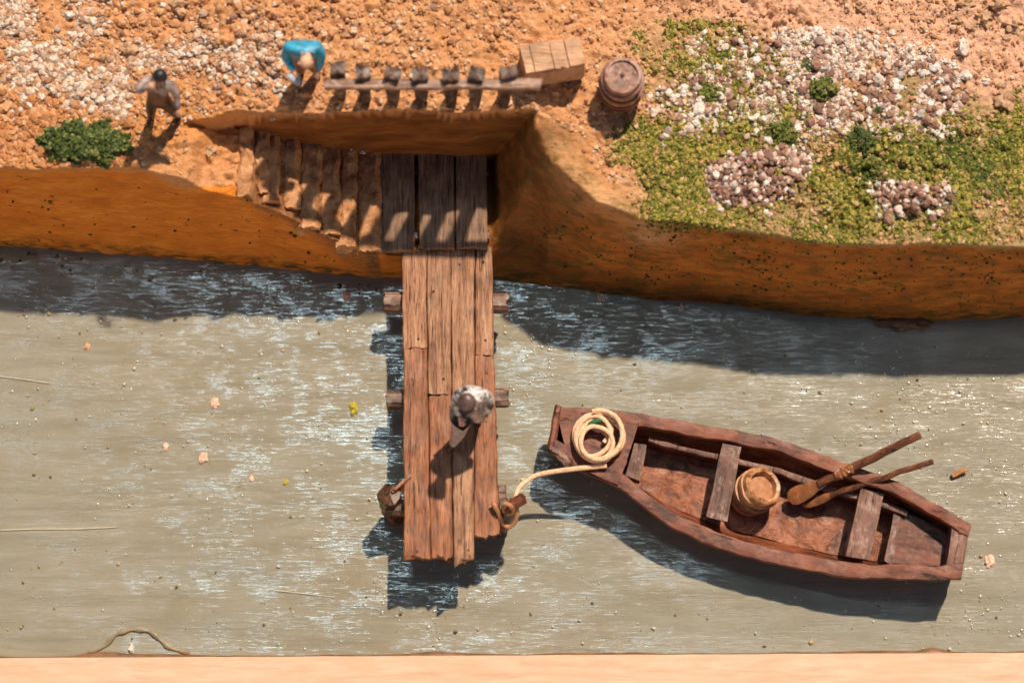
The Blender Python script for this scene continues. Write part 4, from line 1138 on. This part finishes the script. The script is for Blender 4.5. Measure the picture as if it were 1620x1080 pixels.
def person(loc, rz, pose, mats, label, headgear, scale=1.0, bulk=1.0):
    """pose: dict of joint positions in the person's own frame, facing -y"""
    J = {k: Vector(v) for k, v in pose.items() if k != 'look'}
    E = [('pelvis', 'belly'), ('belly', 'chest'), ('chest', 'neck'), ('neck', 'skull'), ('skull', 'crown')]
    R = {'pelvis': (.15, .12), 'belly': (.14, .115), 'chest': (.17, .125), 'neck': .062, 'skull': .108, 'crown': .08}
    for s in 'LR':
        E += [('chest', 'shoulder' + s), ('shoulder' + s, 'elbow' + s), ('elbow' + s, 'wrist' + s), ('pelvis', 'hip' + s), ('hip' + s, 'knee' + s), ('knee' + s, 'ankle' + s), ('ankle' + s, 'toe' + s)]
        R.update({'shoulder' + s: .082, 'elbow' + s: .058, 'wrist' + s: .04, 'hip' + s: .115, 'knee' + s: .08, 'ankle' + s: .058, 'toe' + s: .05})
    for k in R:
        if k.rstrip('LR') in ('chest', 'belly', 'pelvis', 'shoulder', 'elbow', 'wrist', 'hip', 'knee'):
            R[k] = tuple(q * bulk for q in R[k]) if hasattr(R[k], '__len__') else R[k] * bulk
    vs, fs = skin_mesh(J, E, R, 'pelvis')
    # material by nearest bone
    bones = []
    zone = {'neck': 1, 'skull': 0, 'crown': 0, 'chest': 1, 'belly': 1, 'shoulder': 4, 'elbow': 4, 'wrist': 4, 'hip': 2, 'knee': 2, 'ankle': 2, 'toe': 3, 'pelvis': 2}
    for a, b in E:
        key = b[:-1] if b[-1] in 'LR' and b not in J or b[:-1] in zone else b
        key = b if b in zone else b[:-1]
        bones.append((J[a], J[b], zone[key]))
    def near(p):
        best = (9, 1)
        for a, b, zc in bones:
            ab = b - a; t = max(0, min(1, (p - a).dot(ab) / max(ab.length_squared, 1e-9)))
            d = (p - a - ab * t).length
            if d < best[0]: best = (d, zc)
        return best[1]
    fm = []
    for f in fs:
        c = sum((vs[i] for i in f), Vector()) / len(f); fm.append(near(c))
    # hands: palm, four fingers and a thumb, curled
    for s in 'LR':
        w = J['wrist' + s]; d = (w - J['elbow' + s]).normalized()
        sd = d.cross(Vector((0, 0, 1)));
        if sd.length < .1: sd = Vector((0, 1, 0))
        sd.normalize(); up = sd.cross(d)
        palm = w + d * .075
        hj = {'w': w, 'p': palm}; he = [('w', 'p')]; hr = {'w': .036, 'p': .036}
        for k in range(4):
            b0 = palm + sd * (.026 * (k - 1.5)) + d * .015
            L = (.07, .08, .075, .06)[k]
            hj[f'a{k}'] = b0 + d * L * .55 - up * .008; hj[f'b{k}'] = b0 + d * L - up * .035
            he += [('p', f'a{k}'), (f'a{k}', f'b{k}')]; hr[f'a{k}'] = .012; hr[f'b{k}'] = .010
        sg = 1 if s == 'L' else -1
        hj['t'] = w + d * .06 + sd * (.052 * sg) - up * .01; hj['u'] = w + d * .10 + sd * (.066 * sg) - up * .03
        he += [('p', 't'), ('t', 'u')]; hr['t'] = .014; hr['u'] = .012
        hv_, hf_ = skin_mesh(hj, he, hr, 'w', 1)
        n = len(vs); vs += hv_; fs += [tuple(i + n for i in f) for f in hf_]; fm += [0] * len(hf_)
    # face: nose, ears, brow pushed from small blobs joined to the head
    ff = J['face'] if 'face' in J else None
    hd = J['skull']; fd = (Vector(pose['look'])).normalized() if 'look' in pose else Vector((0, -1, -.1)).normalized()
    ru = (J['crown'] - J['skull']).normalized(); fd = (fd - ru * fd.dot(ru)).normalized(); rs = fd.cross(ru)
    hm = MB()
    hm.blob(hd + ru * .0 + fd * .105, .022, 2, .1, 1, (1, 1, 1.2))
    for q in (-1, 1):
        hm.blob(hd + rs * (.1 * q) + ru * .01, .028, 2, .1, 2, (.7, 1, 1.2))
    n = len(vs); vs += hm.v; fs += [tuple(i + n for i in f) for f in hm.f]; fm += [0] * len(hm.f)
    rot = Matrix.Rotation(rz, 4, 'Z'); base = Vector(loc)
    TR = lambda p: base + rot @ (Vector(p) * scale)
    root = empty('person', base, label, 'person', None)
    o = link_mesh('body', [TR(v) for v in vs], fs, mats[0], root)
    for m in mats[1:]: o.data.materials.append(m)
    # from_pydata then recalc keeps the face order
    o.data.polygons.foreach_set('material_index', fm)
    # eyes and mouth
    for q in (-1, 1): MB().blob(TR(hd + fd * .096 + rs * (.036 * q) + ru * .03), .014 * scale, 1, 0).build('eye', M['hair'], root)
    e = MB(); e.blob(TR(hd + fd * .092 - ru * .05), .016 * scale, 1, 0, 0, (1.6, 1, .5)); e.build('mouth', M['vest'], root)
    # hair or cap
    h = MB()
    if headgear == 'hair':
        h.blob(TR(hd + ru * .055 - fd * .025), .122 * scale, 2, .15, 3); h.build('hair', M['hair'], root)
    elif headgear == 'bald':
        h.blob(TR(hd - fd * .07 - ru * .06), .07 * scale, 2, .2, 3, (1.1, .9, .7)); h.build('hair', M['dark'], root)
    elif headgear == 'cap':
        c = TR(hd + ru * .075)
        u = (rot @ ru).normalized()
        h.lathe([(.135, -.01), (.145, .01), (.14, .05), (.11, .095), (.05, .115), (0, .118)], c, u, 18, .08)
        vs2 = []
        f2 = (rot @ fd).normalized(); r2 = (rot @ rs).normalized()
        ring = [c + f2 * (.10 + .11 * math.cos(a)) + r2 * (.125 * math.sin(a)) + u * .0 for a in [math.pi * (k / 8 - .5) for k in range(9)]]
        nv = len(ring)
        h.add([p + u * .012 for p in ring] + [p - u * .012 for p in ring], [tuple(range(nv)), tuple(range(2 * nv - 1, nv - 1, -1))] + [(i, i + 1, nv + i + 1, nv + i) for i in range(nv - 1)])
        h.build('cap', M['cap'], root)
    return root, TR, J

def base_pose(lean=0.0, side=0.0):
    P = dict(pelvis=(0, 0, .92), belly=(side * .3, -lean * .35, 1.10), chest=(side * .7, -lean * .8, 1.32), neck=(side, -lean * 1.1, 1.49), skull=(side * 1.2, -lean * 1.35 - .02, 1.61), crown=(side * 1.25, -lean * 1.45 - .01, 1.70))
    for s, q in (('L', 1), ('R', -1)):
        P['shoulder' + s] = (side * .8 + q * .20, -lean * .9, 1.40); P['elbow' + s] = (side + q * .27, -lean * .9, 1.14); P['wrist' + s] = (side + q * .27, -lean * .9 - .1, .90)
        P['hip' + s] = (q * .10, 0, .86); P['knee' + s] = (q * .11, -.03, .48); P['ankle' + s] = (q * .12, .02, .07); P['toe' + s] = (q * .14, -.13, .045)
    return P
# fisherman in the blue shirt, bent forward
P = base_pose(.30, .02)
P['skull'] = (.07, -.36, 1.50); P['crown'] = (.085, -.43, 1.58); P['neck'] = (.045, -.21, 1.45); P['chest'] = (.01, -.03, 1.32); P['belly'] = (0, .02, 1.10)
P['shoulderL'] = (.23, -.08, 1.38); P['shoulderR'] = (-.21, -.08, 1.38)
P['elbowR'] = (-.27, -.14, 1.20); P['wristR'] = (-.14, -.36, 1.12); P['elbowL'] = (.29, -.12, 1.18); P['wristL'] = (.22, -.30, 1.0)
P['look'] = (0, -.6, -1)
g = on_ground(489, 117, 3.05)
root, TR, J = person(g - Vector((0, 0, .03)), 0, P, [M['skin'], M['blue'], M['vest'], M['boot'], M['blue']], 'bald person in bright blue shirt bending forward beside the railing', 'bald', .95, 1.35)
tool = MB().tube([TR((-.24, -.40, 1.06)), TR((-.12, -.48, 1.05)), TR((-.04, -.52, 1.03))], [.05, .055, .05], 8).build('fishing_reel', M['tool'])
tag(tool, 'small grey reel held by the person in blue', 'reel')
# person with brown vest, arm raised to the head
P = base_pose(-.12, .05)
P['elbowR'] = (-.22, -.12, 1.52); P['wristR'] = (-.06, -.08, 1.68); P['shoulderR'] = (-.17, .12, 1.42)
P['elbowL'] = (.33, .02, 1.2); P['wristL'] = (.36, -.14, 1.02)
P['skull'] = (.09, .12, 1.61); P['crown'] = (.11, .12, 1.71)
P['kneeL'] = (.19, -.02, .48); P['ankleL'] = (.20, .05, .07); P['toeL'] = (.22, -.11, .045); P['kneeR'] = (-.17, -.06, .48); P['ankleR'] = (-.22, -.06, .07); P['toeR'] = (-.25, -.20, .045)
g = on_ground(262, 186, 2.7)
person(g - Vector((0, 0, .04)), -.15, P, [M['skin'], M['vest'], M['dark'], M['boot'], M['shirt']], 'dark haired person in brown vest and pale sleeves on path', 'hair', .92, 1.12)
# person on the jetty in white jacket, walking to its end
P = base_pose(.0, 0)
P['pelvis'] = (.03, .10, .90); P['belly'] = (.05, .12, 1.10); P['chest'] = (.05, .10, 1.30); P['neck'] = (-.01, .01, 1.48); P['skull'] = (-.03, -.05, 1.59); P['crown'] = (-.035, -.08, 1.68)
P['shoulderL'] = (.22, .09, 1.38); P['shoulderR'] = (-.14, .09, 1.38)
P['kneeR'] = (-.16, -.26, .52); P['ankleR'] = (-.26, -.34, .09); P['toeR'] = (-.36, -.44, .05)
P['kneeL'] = (.10, -.02, .48); P['ankleL'] = (.11, .10, .07); P['toeL'] = (.11, -.05, .05)
P['elbowR'] = (-.20, .04, 1.16); P['wristR'] = (-.14, -.14, 1.06); P['elbowL'] = (.29, .06, 1.16); P['wristL'] = (.24, -.10, .98)
g = at(745, 668, zP)
person(g + Vector((0, 0, .0)), .0, P, [M['skin'], M['white'], M['trousers'], M['boot'], M['white']], 'person in blotchy white jacket and brown cap standing on jetty', 'cap', 1.05, 1.4)
